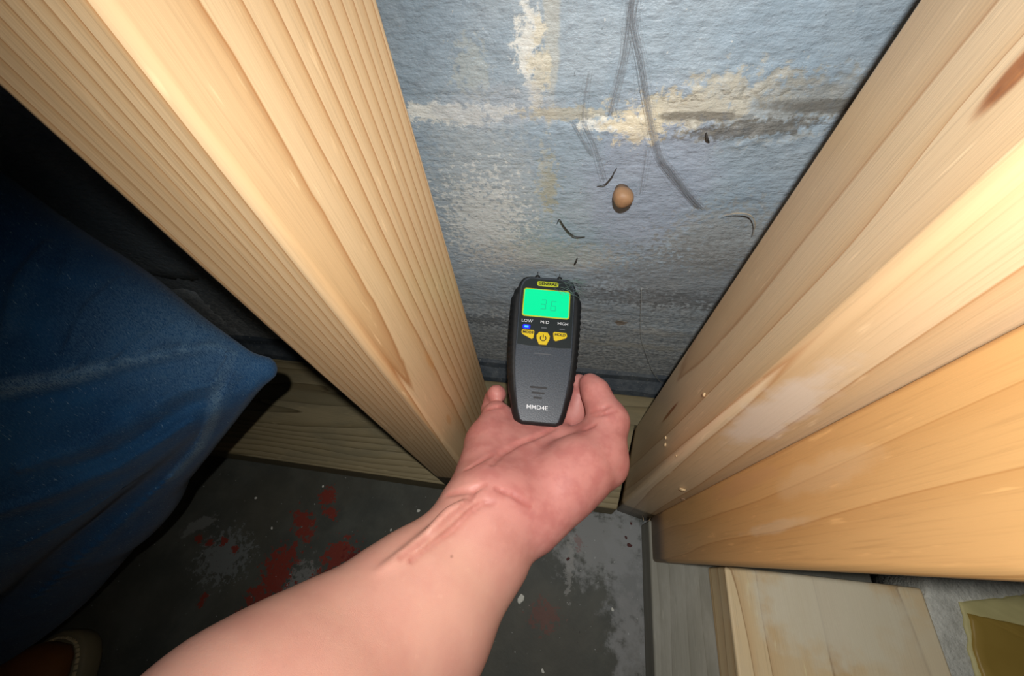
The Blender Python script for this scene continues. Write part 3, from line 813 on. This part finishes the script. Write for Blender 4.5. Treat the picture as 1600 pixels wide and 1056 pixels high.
# jeans: bent knee pointing towards the stud
def denim_mat():
    g = G('blue_denim'); P = g.coord(); fade = g.attr('fade')
    R_ = g.new('ShaderNodeVectorRotate'); R_.rotation_type = 'EULER_XYZ'; g.put(R_.inputs['Vector'], P); R_.inputs['Rotation'].default_value = (.5, .4, .75)
    q = R_.outputs[0]
    tw = g.noise(g.scale(q, (600, 2200, 600)), 1.0, 3, .6); sl_ = g.noise(g.scale(q, (300, 3200, 300)), 1.0, 2)
    spk = g.noise(g.scale(q, (260, 1300, 260)), 1.0, 2); n = g.noise(P, 34, 4)
    col = g.mix(g.step(n, .3, .7), srgb(24, 66, 110), srgb(32, 84, 132))
    col = g.mix(g.step(tw, .42, .66, 0, .7), col, srgb(50, 94, 134))
    col = g.mix(g.step(sl_, .58, .8, 0, .4), col, srgb(6, 24, 50))
    col = g.mix(g.mul(fade, g.step(tw, .3, .6)), col, srgb(150, 186, 208))
    col = g.mix(g.step(spk, .66, .76, 0, .7), col, srgb(140, 172, 196))
    return g.out(color=col, rough=.85, normal=g.bump(g.add(tw, spk), .5, .0008), Sheen_Weight=.15, Specular_IOR_Level=.15)
FJ = Field((-.76, -.36, .05), (-.13, .30, .52), .0027)
KT = at(411, 577, .295)
FJ.cone(at(-120, 598, .252), KT, .177, .0075, .01, (VIEWN, .62))
FJ.cone(KT, at(150, 760, .335), .0080, .058, .012)
FJ.cone(at(150, 760, .335), at(-10, 950, .385), .058, .064, .02)
FJ.cone(at(100, 570, .28), at(-300, 500, .27), .076, .11, .03)
def jean_line(pts): return [p for p in (FJ.surf(px, py, .06, .5) for px, py in dense(pts, 10)) if p is not None]
WR = [([(10, 606), (100, 590), (190, 566), (270, 548), (330, 541), (365, 552)], .0045, 1.1, 1.0), ([(365, 552), (338, 604), (334, 650), (310, 700), (270, 745)], .0045, 1.1, .9), ([(330, 600), (290, 608), (220, 650), (150, 690), (40, 730)], .006, 1, .12),
      ([(300, 660), (200, 725), (90, 770), (0, 800)], .006, 1, .1), ([(350, 470), (310, 500), (285, 545)], .004, .8, .15), ([(200, 430), (150, 480), (110, 550)], .005, .9, .12),
      ([(80, 380), (40, 440), (10, 520)], .005, .9, .1), ([(270, 745), (180, 830), (60, 930)], .006, .9, .1), ([(240, 520), (215, 540), (190, 566)], .004, .8, .1), ([(385, 570), (360, 600), (345, 640)], .003, .9, .3), ([(400, 600), (376, 640), (350, 676)], .003, .8, .1),
      ([(310, 470), (285, 500), (250, 520)], .003, .8, .2), ([(260, 640), (180, 690), (100, 720)], .004, 1, .1), ([(230, 740), (140, 800), (40, 850)], .005, 1, .05), ([(150, 340), (120, 390), (100, 440)], .004, .8, .1)]
JV, JQ = FJ.mesh(4)
JV = JV + (fbm(JV * 22, 3) * .0014)[:, None] * VIEWN
fade_l = []; disp = np.zeros(len(JV))
for pts, r_, k_, fdv in WR:
    L = jean_line(pts)
    if len(L) < 2: continue
    L = np.array(L); dn = np.full(len(JV), 9.0); dl = np.full(len(JV), 9.0); m = len(L)
    sh = np.array(ray(800, 620) - ray(800, 528)); sh = sh / np.linalg.norm(sh)
    for i, p in enumerate(L):
        e = .45 + .55 * math.sin(math.pi * (i + .5) / m)
        dn = np.minimum(dn, np.linalg.norm(JV - p, axis=1) / e); dl = np.minimum(dl, np.linalg.norm(JV - p - sh * r_ * 2.0, axis=1) / e)
    wd = r_ * .85
    disp += k_ * r_ * (1.0 * np.exp(-(dn / wd) ** 2) - 1.0 * np.exp(-(dl / wd) ** 2))
    fade_l += [(p, fdv) for p in L]
JV = JV + disp[:, None] * VIEWN
fd = np.zeros(len(JV))
for p, a in fade_l: fd = np.maximum(fd, a * np.clip(1 - np.linalg.norm(JV - p, axis=1) / .0065, 0, 1))
fd = fd * (.55 + .9 * np.abs(fbm(JV * 140, 2)))
fd = np.maximum(fd, .40 * np.clip(1 - np.linalg.norm(JV - at(330, 490, .27), axis=1) / .08, 0, 1))
jeans = np_mesh('jeans', JV, JQ, denim_mat(), None, {'fade': fd}); child_of(jeans, PERSON); jeans['label'] = 'dark blue denim trouser leg with pale wear lines at the knee'

# boot: tan upper, welt with stitching, sole
BT = on_z(122, 998, .01)                                  # toe
def boot_ring(y, wl, wr, z0, z1, n=20):
    out = []
    for k in range(n):
        a = 2 * math.pi * k / n; c, s_ = math.cos(a), math.sin(a)
        out.append((BT[0] + (wr if c > 0 else wl) * c, BT[1] + y, (z0 + z1) / 2 + (z1 - z0) / 2 * s_))
    return out
M_TAN = G('tan_boot_leather'); _n = M_TAN.noise(M_TAN.coord(), 60, 4)
M_TAN = M_TAN.out(color=M_TAN.mix(_n, srgb(104, 62, 24), srgb(132, 84, 36)), rough=.6, normal=M_TAN.bump(_n, .3, .001))
M_SOLE = plain('pale_boot_sole', srgb(120, 112, 86), .7)
def loft(name, rings, mat, parent):
    n = len(rings[0]); V = [p for r in rings for p in r]; F = []
    for k in range(len(rings) - 1):
        for i in range(n):
            j = (i + 1) % n; F.append((k * n + i, k * n + j, (k + 1) * n + j, (k + 1) * n + i))
    F += [tuple(range(n - 1, -1, -1)), tuple(range((len(rings) - 1) * n, len(rings) * n))]
    bm = bmesh.new(); vs = [bm.verts.new(v) for v in V]
    for f in F: bm.faces.new([vs[i] for i in f])
    return bm_obj(name, bm, mat, parent, True)
up = loft('boot', [boot_ring(y, w_, w_, .018, zt) for y, w_, zt in ((-.002, .012, .035), (-.008, .026, .050), (-.022, .037, .060), (-.045, .043, .066), (-.08, .046, .075), (-.13, .044, .098), (-.17, .042, .13), (-.22, .042, .16), (-.27, .036, .17))], M_TAN, None)
child_of(up, PERSON); up['label'] = 'tan leather boot with stitched welt'
def sole_ring(g, z): 
    out = []
    for k in range(40):
        a = 2 * math.pi * k / 40; x = math.cos(a); y = math.sin(a)
        wd = .050 + g; ln = .15 + g
        out.append((BT[0] + wd * math.copysign(abs(x) ** .8, x), BT[1] - .142 + ln * math.copysign(abs(y) ** .75, y), z))
    return out
def stack(name, rings, mat, parent):
    return loft(name, rings, mat, parent)
so = stack('boot_sole', [sole_ring(-.003, 0.0), sole_ring(0, .004), sole_ring(0, .018), sole_ring(-.002, .021)], M_SOLE, None); child_of(so, up); so.location = Vector((0, 0, 0)) ; so.location = Vector(so.location)
V = []; F = []; pts = sole_ring(-.006, .0225)
M_THREAD = plain('pale_stitching', srgb(190, 176, 140), .7)
bm = bmesh.new()
for k in range(40):
    a, b = Vector(pts[k]), Vector(pts[(k + 1) % 40])
    for f0, f1 in ((.05, .42), (.55, .92)):
        p, q_ = a.lerp(b, f0), a.lerp(b, f1); d = (q_ - p).normalized(); s_ = Vector((-d.y, d.x, 0)) * .0012; u_ = Vector((0, 0, .0016))
        c8 = [bm.verts.new(v) for v in (p - s_ - u_, q_ - s_ - u_, q_ + s_ - u_, p + s_ - u_, p - s_ * .6 + u_ * .4, q_ - s_ * .6 + u_ * .4, q_ + s_ * .6 + u_ * .4, p + s_ * .6 + u_ * .4)]
        for f in ((3, 2, 1, 0), (4, 5, 6, 7), (0, 1, 5, 4), (1, 2, 6, 5), (2, 3, 7, 6), (3, 0, 4, 7)): bm.faces.new([c8[i] for i in f])
st = bm_obj('stitching', bm, M_THREAD, None); child_of(st, up); st.location = (0, 0, 0)
so.location = (0, 0, 0)

# ------------------------------------------------------------------ bench of salvaged pieces at the lower right
PLANK_W = wood('plaster_smeared_plank', srgb(238, 212, 166), srgb(226, 194, 146), srgb(164, 124, 82), (.02, -.10), .0130, warp=.007, seed=21.0, axis='y', rough=.6, dark_w=.2,
               dirt=(.4, srgb(226, 210, 178)),
               patches=(((.0, .045, .145), (.07, .06, .040), srgb(236, 228, 204), .75), ((.05, .045, .12), (.05, .06, .06), srgb(232, 220, 190), .6),
                        ((.02, .045, .085), (.010, .06, .014), srgb(186, 132, 88), .6), ((.045, .045, .08), (.010, .06, .02), srgb(196, 150, 108), .5)))
pk = poly_board('plank', [(.1535, -.30), (.3075, -.30), (.3075, .0400), (.1535, .0335)], .0385, .080, .0022, PLANK_W)
tag(pk, 'pale plank smeared with whitish plaster at the bottom right, beside the torn yellow paint', 'plank')
def rough_box(name, foot, z0, z1, mat, amp=.0016, step=.004, parent=None):
    """broken-edged slab from a footprint outline, with an uneven top"""
    P_ = []
    for i in range(len(foot)):
        a, b = np.array(foot[i]), np.array(foot[(i + 1) % len(foot)]); m = max(1, int(np.linalg.norm(b - a) / step))
        for k in range(m): P_.append(a + (b - a) * k / m)
    P_ = np.array(P_); c = P_.mean(0)
    j = np.stack([fbm(np.c_[P_ * 160, np.full(len(P_), 5.0)], 3), fbm(np.c_[P_ * 160, np.full(len(P_), 11.0)], 3)], 1) * amp
    P_ = P_ + j; n = len(P_); V = []; F = []
    rings = [(1.0, z0), (1.0, z1 - .002), (.995, z1 - .0006), (.985, z1)] + [(f, z1) for f in (.93, .85, .75, .62, .48, .32, .15)]
    for f, z in rings:
        for p in P_:
            q = c + (p - c) * f
            dz = .0009 * fbm(np.array([[q[0] * 120, q[1] * 120, 3.0]]), 3)[0] if f < 1 else 0
            V.append((q[0], q[1], z + dz))
    for k in range(len(rings) - 1):
        for i in range(n): F.append((k * n + i, k * n + (i + 1) % n, (k + 1) * n + (i + 1) % n, (k + 1) * n + i))
    V.append((c[0], c[1], z1)); t = len(V) - 1; k = len(rings) - 1
    for i in range(n): F.append((k * n + i, k * n + (i + 1) % n, t))
    F.append(tuple(range(n - 1, -1, -1)))
    return mesh_obj(name, V, F, mat, parent, True)
M_PLAS = G('rough_grey_plaster'); _co = M_PLAS.coord(); _n = M_PLAS.noise(_co, 70, 5, .65); _f = M_PLAS.noise(_co, 320, 3)
_c = M_PLAS.mix(M_PLAS.step(_n, .35, .65), srgb(214, 213, 202), srgb(190, 189, 178)); _c = M_PLAS.mix(M_PLAS.step(_f, .68, .76, 0, .7), _c, srgb(110, 106, 98))
M_PLAS = M_PLAS.out(color=_c, rough=.85, normal=M_PLAS.bump(M_PLAS.add(_n, M_PLAS.mul(_f, .5)), .9, .0025))
ZP = .079
def zp(px, py, z=ZP): p = on_z(px, py, z); return (p[0], p[1])
ps = rough_box('plaster_slab', [zp(1446, 912), zp(1452, 960), zp(1463, 1056), (.300, -.12), (.56, -.12), (.56, .075), zp(1600, 880), zp(1446, 880)], .0, ZP, M_PLAS, .0016)
tag(ps, 'rough grey-white plaster slab in the bottom right corner carrying torn yellow paint', 'plaster')
M_YP = G('yellow_ochre_paint'); _n = M_YP.noise(M_YP.coord(), 40, 4)
M_YP = M_YP.out(color=M_YP.mix(_n, srgb(150, 122, 52), srgb(166, 138, 66)), rough=.5)
M_YP2 = G('pale_yellow_paint'); _n = M_YP2.noise(M_YP2.coord(), 60, 4)
M_YP2 = M_YP2.out(color=M_YP2.mix(_n, srgb(206, 196, 140), srgb(186, 176, 120)), rough=.6)
yl2 = rough_box('paint_layer', [zp(1497, 940), zp(1507, 985), zp(1512, 1020), zp(1524, 1060), (.50, -.06), (.52, .062), zp(1600, 928), zp(1560, 934)], ZP + .0004, ZP + .0022, M_YP2, .0022, .003, ps)
yl2['label'] = 'pale yellow torn paint layer'
yl = rough_box('paint_layer', [zp(1508, 958), zp(1513, 985), zp(1517, 1020), zp(1530, 1060), (.50, -.06), (.51, .03), zp(1600, 978)], ZP + .0018, ZP + .0040, M_YP, .0009, .003, ps)
yl['label'] = 'ochre yellow paint layer'
M_RED = plain('red_brown_wood_edge', srgb(104, 62, 48), .7)
rs = poly_board('thin_strip', [(.3095, -.12), (.3125, -.12), (.3165, .035), (.3125, .036)], .038, .069, .0005, M_RED)
tag(rs, 'thin red-brown strip wedged in the gap between the plank and the plaster slab', 'strip')

# ------------------------------------------------------------------ small things on the wall
def tube(name, pts, r, mat, parent=None, seg=6, taper=True):
    pts = [Vector(p) for p in pts]; V = []; F = []; n = len(pts)
    for i, p in enumerate(pts):
        d = (pts[min(i + 1, n - 1)] - pts[max(i - 1, 0)]).normalized()
        u_ = d.orthogonal().normalized(); v_ = d.cross(u_)
        rr = (r[i] if not np.isscalar(r) else r) * ((.35 + .65 * math.sin(math.pi * (i + .5) / n)) if taper else 1)
        for k in range(seg):
            a = 2 * math.pi * k / seg; V.append(p + (u_ * math.cos(a) + v_ * math.sin(a)) * rr)
    for i in range(n - 1):
        for k in range(seg): F.append((i * seg + k, i * seg + (k + 1) % seg, (i + 1) * seg + (k + 1) % seg, (i + 1) * seg + k))
    F += [tuple(range(seg - 1, -1, -1)), tuple(range((n - 1) * seg, n * seg))]
    return V, F
def smooth_poly(pts, n=8):
    pts = [Vector(p) for p in pts]; o = []
    for i in range(len(pts) - 1):
        p0, p1, p2, p3 = pts[max(i - 1, 0)], pts[i], pts[i + 1], pts[min(i + 2, len(pts) - 1)]
        for k in range(n):
            t = k / n
            o.append(.5 * ((2 * p1) + (p2 - p0) * t + (2 * p0 - 5 * p1 + 4 * p2 - p3) * t * t + (3 * p1 - p0 - 3 * p2 + p3) * t ** 3))
    return o + [pts[-1]]
def wpt(px, py, off=.001): return Vector(on_y(px, py, YW - off))
def set_origin(o):
    me = o.data; c = sum((v.co for v in me.vertices), Vector()) / len(me.vertices)
    for v in me.vertices: v.co -= c
    o.location = c
    return o

M_NUB = G('tan_wooden_nub'); _n = M_NUB.noise(M_NUB.coord(), 260, 3)
M_NUB = M_NUB.out(color=M_NUB.mix(_n, srgb(142, 108, 78), srgb(170, 134, 100)), rough=.55, normal=M_NUB.bump(_n, .4, .0006))
nc = wpt(971, 296, 0); V = []; F = []; n = 20
prof = ((.0045, -.001), (.0046, .004), (.0062, .005), (.0066, .0075), (.0064, .0105), (.0052, .0128), (.003, .0140), (.0008, .0144))
for r_, d_ in prof:
    for k in range(n):
        a = 2 * math.pi * k / n; rr = r_ * (1 + .05 * math.sin(3 * a + 1))
        V.append((nc.x + rr * math.cos(a) + d_ * .10, nc.y - d_, nc.z + rr * math.sin(a) + d_ * .02))
for i in range(len(prof) - 1):
    for k in range(n): F.append((i * n + k, (i + 1) * n + k, (i + 1) * n + (k + 1) % n, i * n + (k + 1) % n))
F += [tuple(range(n)), tuple(range(len(prof) * n - 1, (len(prof) - 1) * n - 1, -1))]
nub = set_origin(mesh_obj('wall_plug', V, F, M_NUB, None, True))
tag(nub, 'round tan plug sticking out of the grey block wall above the meter', 'plug')

M_TWIG = plain('dark_fibre', srgb(52, 48, 44), .8)
def fibre(name, px_pts, r, off, label, cat, mat=M_TWIG):
    V, F = tube(name, smooth_poly([wpt(a, b, off + (.003 if 0 < i < len(px_pts) - 1 else 0)) for i, (a, b) in enumerate(px_pts)]), r, mat)
    o = set_origin(mesh_obj(name, V, F, mat, None, True)); tag(o, label, cat); return o
fibre('fibre', [(933, 291), (945, 288), (956, 276), (960, 268), (964, 262)], .0004, .0015, 'thin dark curved fibre stuck to the wall just left of the tan plug', 'fibre')
fibre('fibre', [(870, 350), (874, 343), (880, 352), (890, 364), (900, 370), (914, 370)], .0005, .0015, 'dark twisted fibre on the wall above the top left of the meter', 'fibre')
fibre('fibre', [(1103, 207), (1105, 216), (1108, 223)], .0006, .0015, 'short dark fibre hanging from the crusted joint on the right of the wall', 'fibre')
fibre('fibre', [(897, 414), (900, 408), (902, 403)], .0008, .0015, 'stubby dark speck of debris on the wall right above the meter pins', 'debris')
fibre('fibre', [(1128, 338), (1150, 333), (1172, 336), (1180, 350), (1176, 368)], .0004, .004, 'fine pale looped fibre on the wall beside the right-hand stud', 'fibre', plain('pale_fibre', srgb(176, 164, 144), .8))

M_WEB = plain('dusty_cobweb', srgb(150, 157, 166), .95, Alpha=.3)
M_WEBL = plain('pale_cobweb', srgb(190, 192, 186), .8)
def web(name, streaks, mat, label, r=.000065):
    V = []; F = []
    for pts, wid, cnt in streaks:
        for q in range(cnt):
            rs_ = np.random.RandomState(q * 13 + len(pts) + int(pts[0][0] if not hasattr(pts[0], 'x') else 0))
            o1 = rs_.normal() * wid
            P_ = [(wpt(a, b, .004 + .003 * rs_.rand()) if not hasattr(p_, 'x') else p_) + Vector((o1 * (.5 + .5 * rs_.rand()), 0, o1 * .2)) for p_ in pts for a, b in ([p_] if not hasattr(p_, 'x') else [(0, 0)])]
            v, f = tube('', smooth_poly(P_, 6), r * (.6 + .8 * rs_.rand()), None, seg=4, taper=False)
            b0 = len(V); V += v; F += [tuple(i + b0 for i in ff) for ff in f]
    o = set_origin(mesh_obj(name, V, F, mat, None, True)); tag(o, label, 'cobweb'); return o
web('cobweb', [([(990, -10), (984, 30), (975, 90), (960, 150), (955, 175)], .0020, 34), ([(990, -10), (988, 30), (1000, 90), (1010, 150), (1020, 205), (1034, 250), (1060, 285), (1092, 322)], .0017, 36),
               ([(920, 110), (912, 160), (912, 190), (928, 225), (938, 260), (944, 280)], .0012, 14), ([(895, 190), (915, 225), (925, 240)], .0010, 8), ([(1012, 230), (1008, 260), (1002, 300)], .0014, 10),
               ([(1034, 250), (1050, 262), (1085, 310), (1100, 325)], .0014, 12)], M_WEB, 'dusty grey cobweb strands hanging down the block wall above and beside the plug')
web('cobweb', [([(1002, 450), (1001, 490), (1002, 530), (1012, 560), (1018, 576)], .0002, 4), ([(1018, 576), (1028, 592), (1044, 608)], .0008, 10)], M_WEBL,
    'thin pale cobweb thread low on the wall between the thumb and the right-hand stud')
# cobweb caught on the meter's top right corner
def mpt(u_, v_, n_): return Vector(MB + MU * u_ * mm + MV * v_ * mm + MN * n_ * mm)
rsx = np.random.RandomState(5); V = []; F = []
for q in range(34):
    u0, v0 = rsx.uniform(4, 26), rsx.uniform(108, 124); a = rsx.uniform(-1.2, .6); L_ = rsx.uniform(5, 15)
    p0 = mpt(u0, v0, 1.2 + rsx.rand()); p2 = mpt(min(u0 + L_ * math.cos(a), 33), v0 + L_ * math.sin(a), .5 + rsx.rand() * 2); p1 = (p0 + p2) / 2 + Vector(MN) * rsx.uniform(0, .003)
    v, f = tube('', smooth_poly([p0, p1, p2], 5), .00010, None, seg=3, taper=False); b0 = len(V); V += v; F += [tuple(i + b0 for i in ff) for ff in f]
o = set_origin(mesh_obj('cobweb', V, F, plain('faint_cobweb', srgb(120, 150, 142), .8), None, True)); tag(o, 'wispy cobweb threads caught on the top right corner of the moisture meter', 'cobweb')

# ------------------------------------------------------------------ litter
def chip(name, c, size, mat, seed, flat=.35):
    rs_ = np.random.RandomState(seed); bm = bmesh.new(); bmesh.ops.create_icosphere(bm, subdivisions=1, radius=size)
    for v in bm.verts: v.co = Vector((v.co.x * (1 + .5 * rs_.rand()), v.co.y * (.6 + .5 * rs_.rand()), v.co.z * flat * (.7 + .6 * rs_.rand())))
    bmesh.ops.rotate(bm, verts=bm.verts, cent=(0, 0, 0), matrix=Matrix.Rotation(rs_.rand() * 6.28, 3, 'Z'))
    lo_ = min(v.co.z for v in bm.verts)
    for v in bm.verts: v.co.z -= lo_
    o = bm_obj(name, bm, mat, None, False); o.location = c; return o
M_CHIP = plain('white_chip', srgb(206, 206, 196), .8); M_SCR = plain('dark_red_chip', srgb(74, 36, 34), .8); M_TANF = plain('tan_shaving', srgb(206, 178, 136), .7)
o = chip('paint_chip', Vector(on_z(813, 936, 0)), .0042, M_CHIP, 1); tag(o, 'white paint chip on the floor just right of the forearm, the biggest white fleck', 'chip')
for i, (px, py, s_, lb) in enumerate(((957, 952, .002, 'tiny white fleck on the dark floor close to the left side of the return plate'),
        (848, 1048, .0022, 'white fleck on the floor at the bottom edge of the picture, right of the forearm'),
        (400, 778, .0020, 'white fleck on the floor just in front of the bottom plate, nearest the jeans'),
        (425, 825, .0018, 'white fleck on the floor halfway between the jeans and the red paint scars'),
        (505, 760, .0018, 'small white fleck at the upper end of the red paint scars by the bottom plate'),
        (654, 798, .0026, 'largest white fleck on the floor left of the wrist'),
        (611, 828, .0016, 'tiny white fleck on the floor close against the left edge of the forearm'))):
    o = chip('floor_fleck', Vector(on_z(px, py, 0)), s_ * .8, M_CHIP, 20 + i); tag(o, lb, 'fleck', 'tiny white flecks on the floor')
for i, (px, py, s_, lb) in enumerate(((983, 852, .0028, 'largest dark red crumb on the bare concrete below the right-hand stud'), (978, 840, .0018, 'small dark crumb just above the largest red crumb on bare concrete'),
        (888, 873, .0022, 'dark red crumb on the floor near the right edge of the wrist'), (986, 818, .0016, 'tiny dark crumb tight under the bottom edge of the right-hand stud'))):
    o = chip('dark_crumb', Vector(on_z(px, py, 0)), s_ * .9, M_SCR, 60 + i); tag(o, lb, 'crumb', 'dark crumbs by the right-hand stud')
# wood fibres splintered at the foot of the right-hand stud and amber board
V = []; F = []; b_ = np.random.RandomState(9); c0 = Vector(at(1018, 806, .405))
for q in range(16):
    d = Vector((b_.normal() * .6 + .2, -.5 - b_.rand(), .5 * b_.rand())).normalized(); L_ = b_.uniform(.004, .011); st_ = c0 + Vector((b_.normal() * .003, -.002 + b_.normal() * .002, b_.normal() * .003))
    v, f = tube('', smooth_poly([st_, st_ + d * L_ * .5 + Vector((0, 0, .001)), st_ + d * L_], 3), .00025, None, seg=4); b0 = len(V); V += v; F += [tuple(i + b0 for i in ff) for ff in f]
o = set_origin(mesh_obj('splinters', V, F, M_TANF, None, True)); tag(o, 'tuft of pale wood splinters at the foot of the amber board', 'splinters')
o['kind'] = 'stuff'
def surf_hit(o, px, py):
    dg = bpy.context.evaluated_depsgraph_get(); 
    d = Vector(ray(px, py)).normalized(); inv = o.matrix_world.inverted()
    a, b = inv @ Vector(CAM), inv.to_3x3() @ d
    ok, loc, nor, _ = o.ray_cast(a, b)
    return (o.matrix_world @ loc, nor) if ok else (None, None)
bpy.context.view_layer.update()
for i, (px, py, s_, lb) in enumerate(((1042, 684, .0012, 'upper of two pale shavings close together on the right-hand stud'), (1041, 695, .0013, 'lower of two pale shavings close together on the right-hand stud'),
        (1066, 762, .0021, 'largest pale shaving, just above the curled one at the foot of the right-hand stud'), (1102, 617, .0014, 'highest pale shaving on the side of the right-hand stud'),
        (1058, 712, .0009, 'smallest pale shaving, right of the close pair on the right-hand stud'))):
    p, nrm = surf_hit(sr, px, py)
    if p is None: continue
    o = chip('shaving', p, s_, M_TANF, 90 + i, .6); o.rotation_euler = Vector(nrm).to_track_quat('Z', 'Y').to_euler(); tag(o, lb, 'shaving', 'wood shavings on the right-hand stud')
p, nrm = surf_hit(sr, 1068, 779)
if p is not None:
    z_ = Vector(nrm); u_ = z_.orthogonal().normalized(); v_ = z_.cross(u_)
    pts = [p + z_ * .0008 + (u_ * math.cos(a) * .0020 + v_ * math.sin(a) * .0026) for a in np.linspace(.3, 6.0, 18)]
    V, F = tube('', pts, .0004, None, seg=5); o = set_origin(mesh_obj('curl_shaving', V, F, plain('brown_shaving', srgb(150, 118, 92), .7), None, True)); tag(o, 'ring-shaped curled shaving on the right-hand stud near its foot', 'shaving')
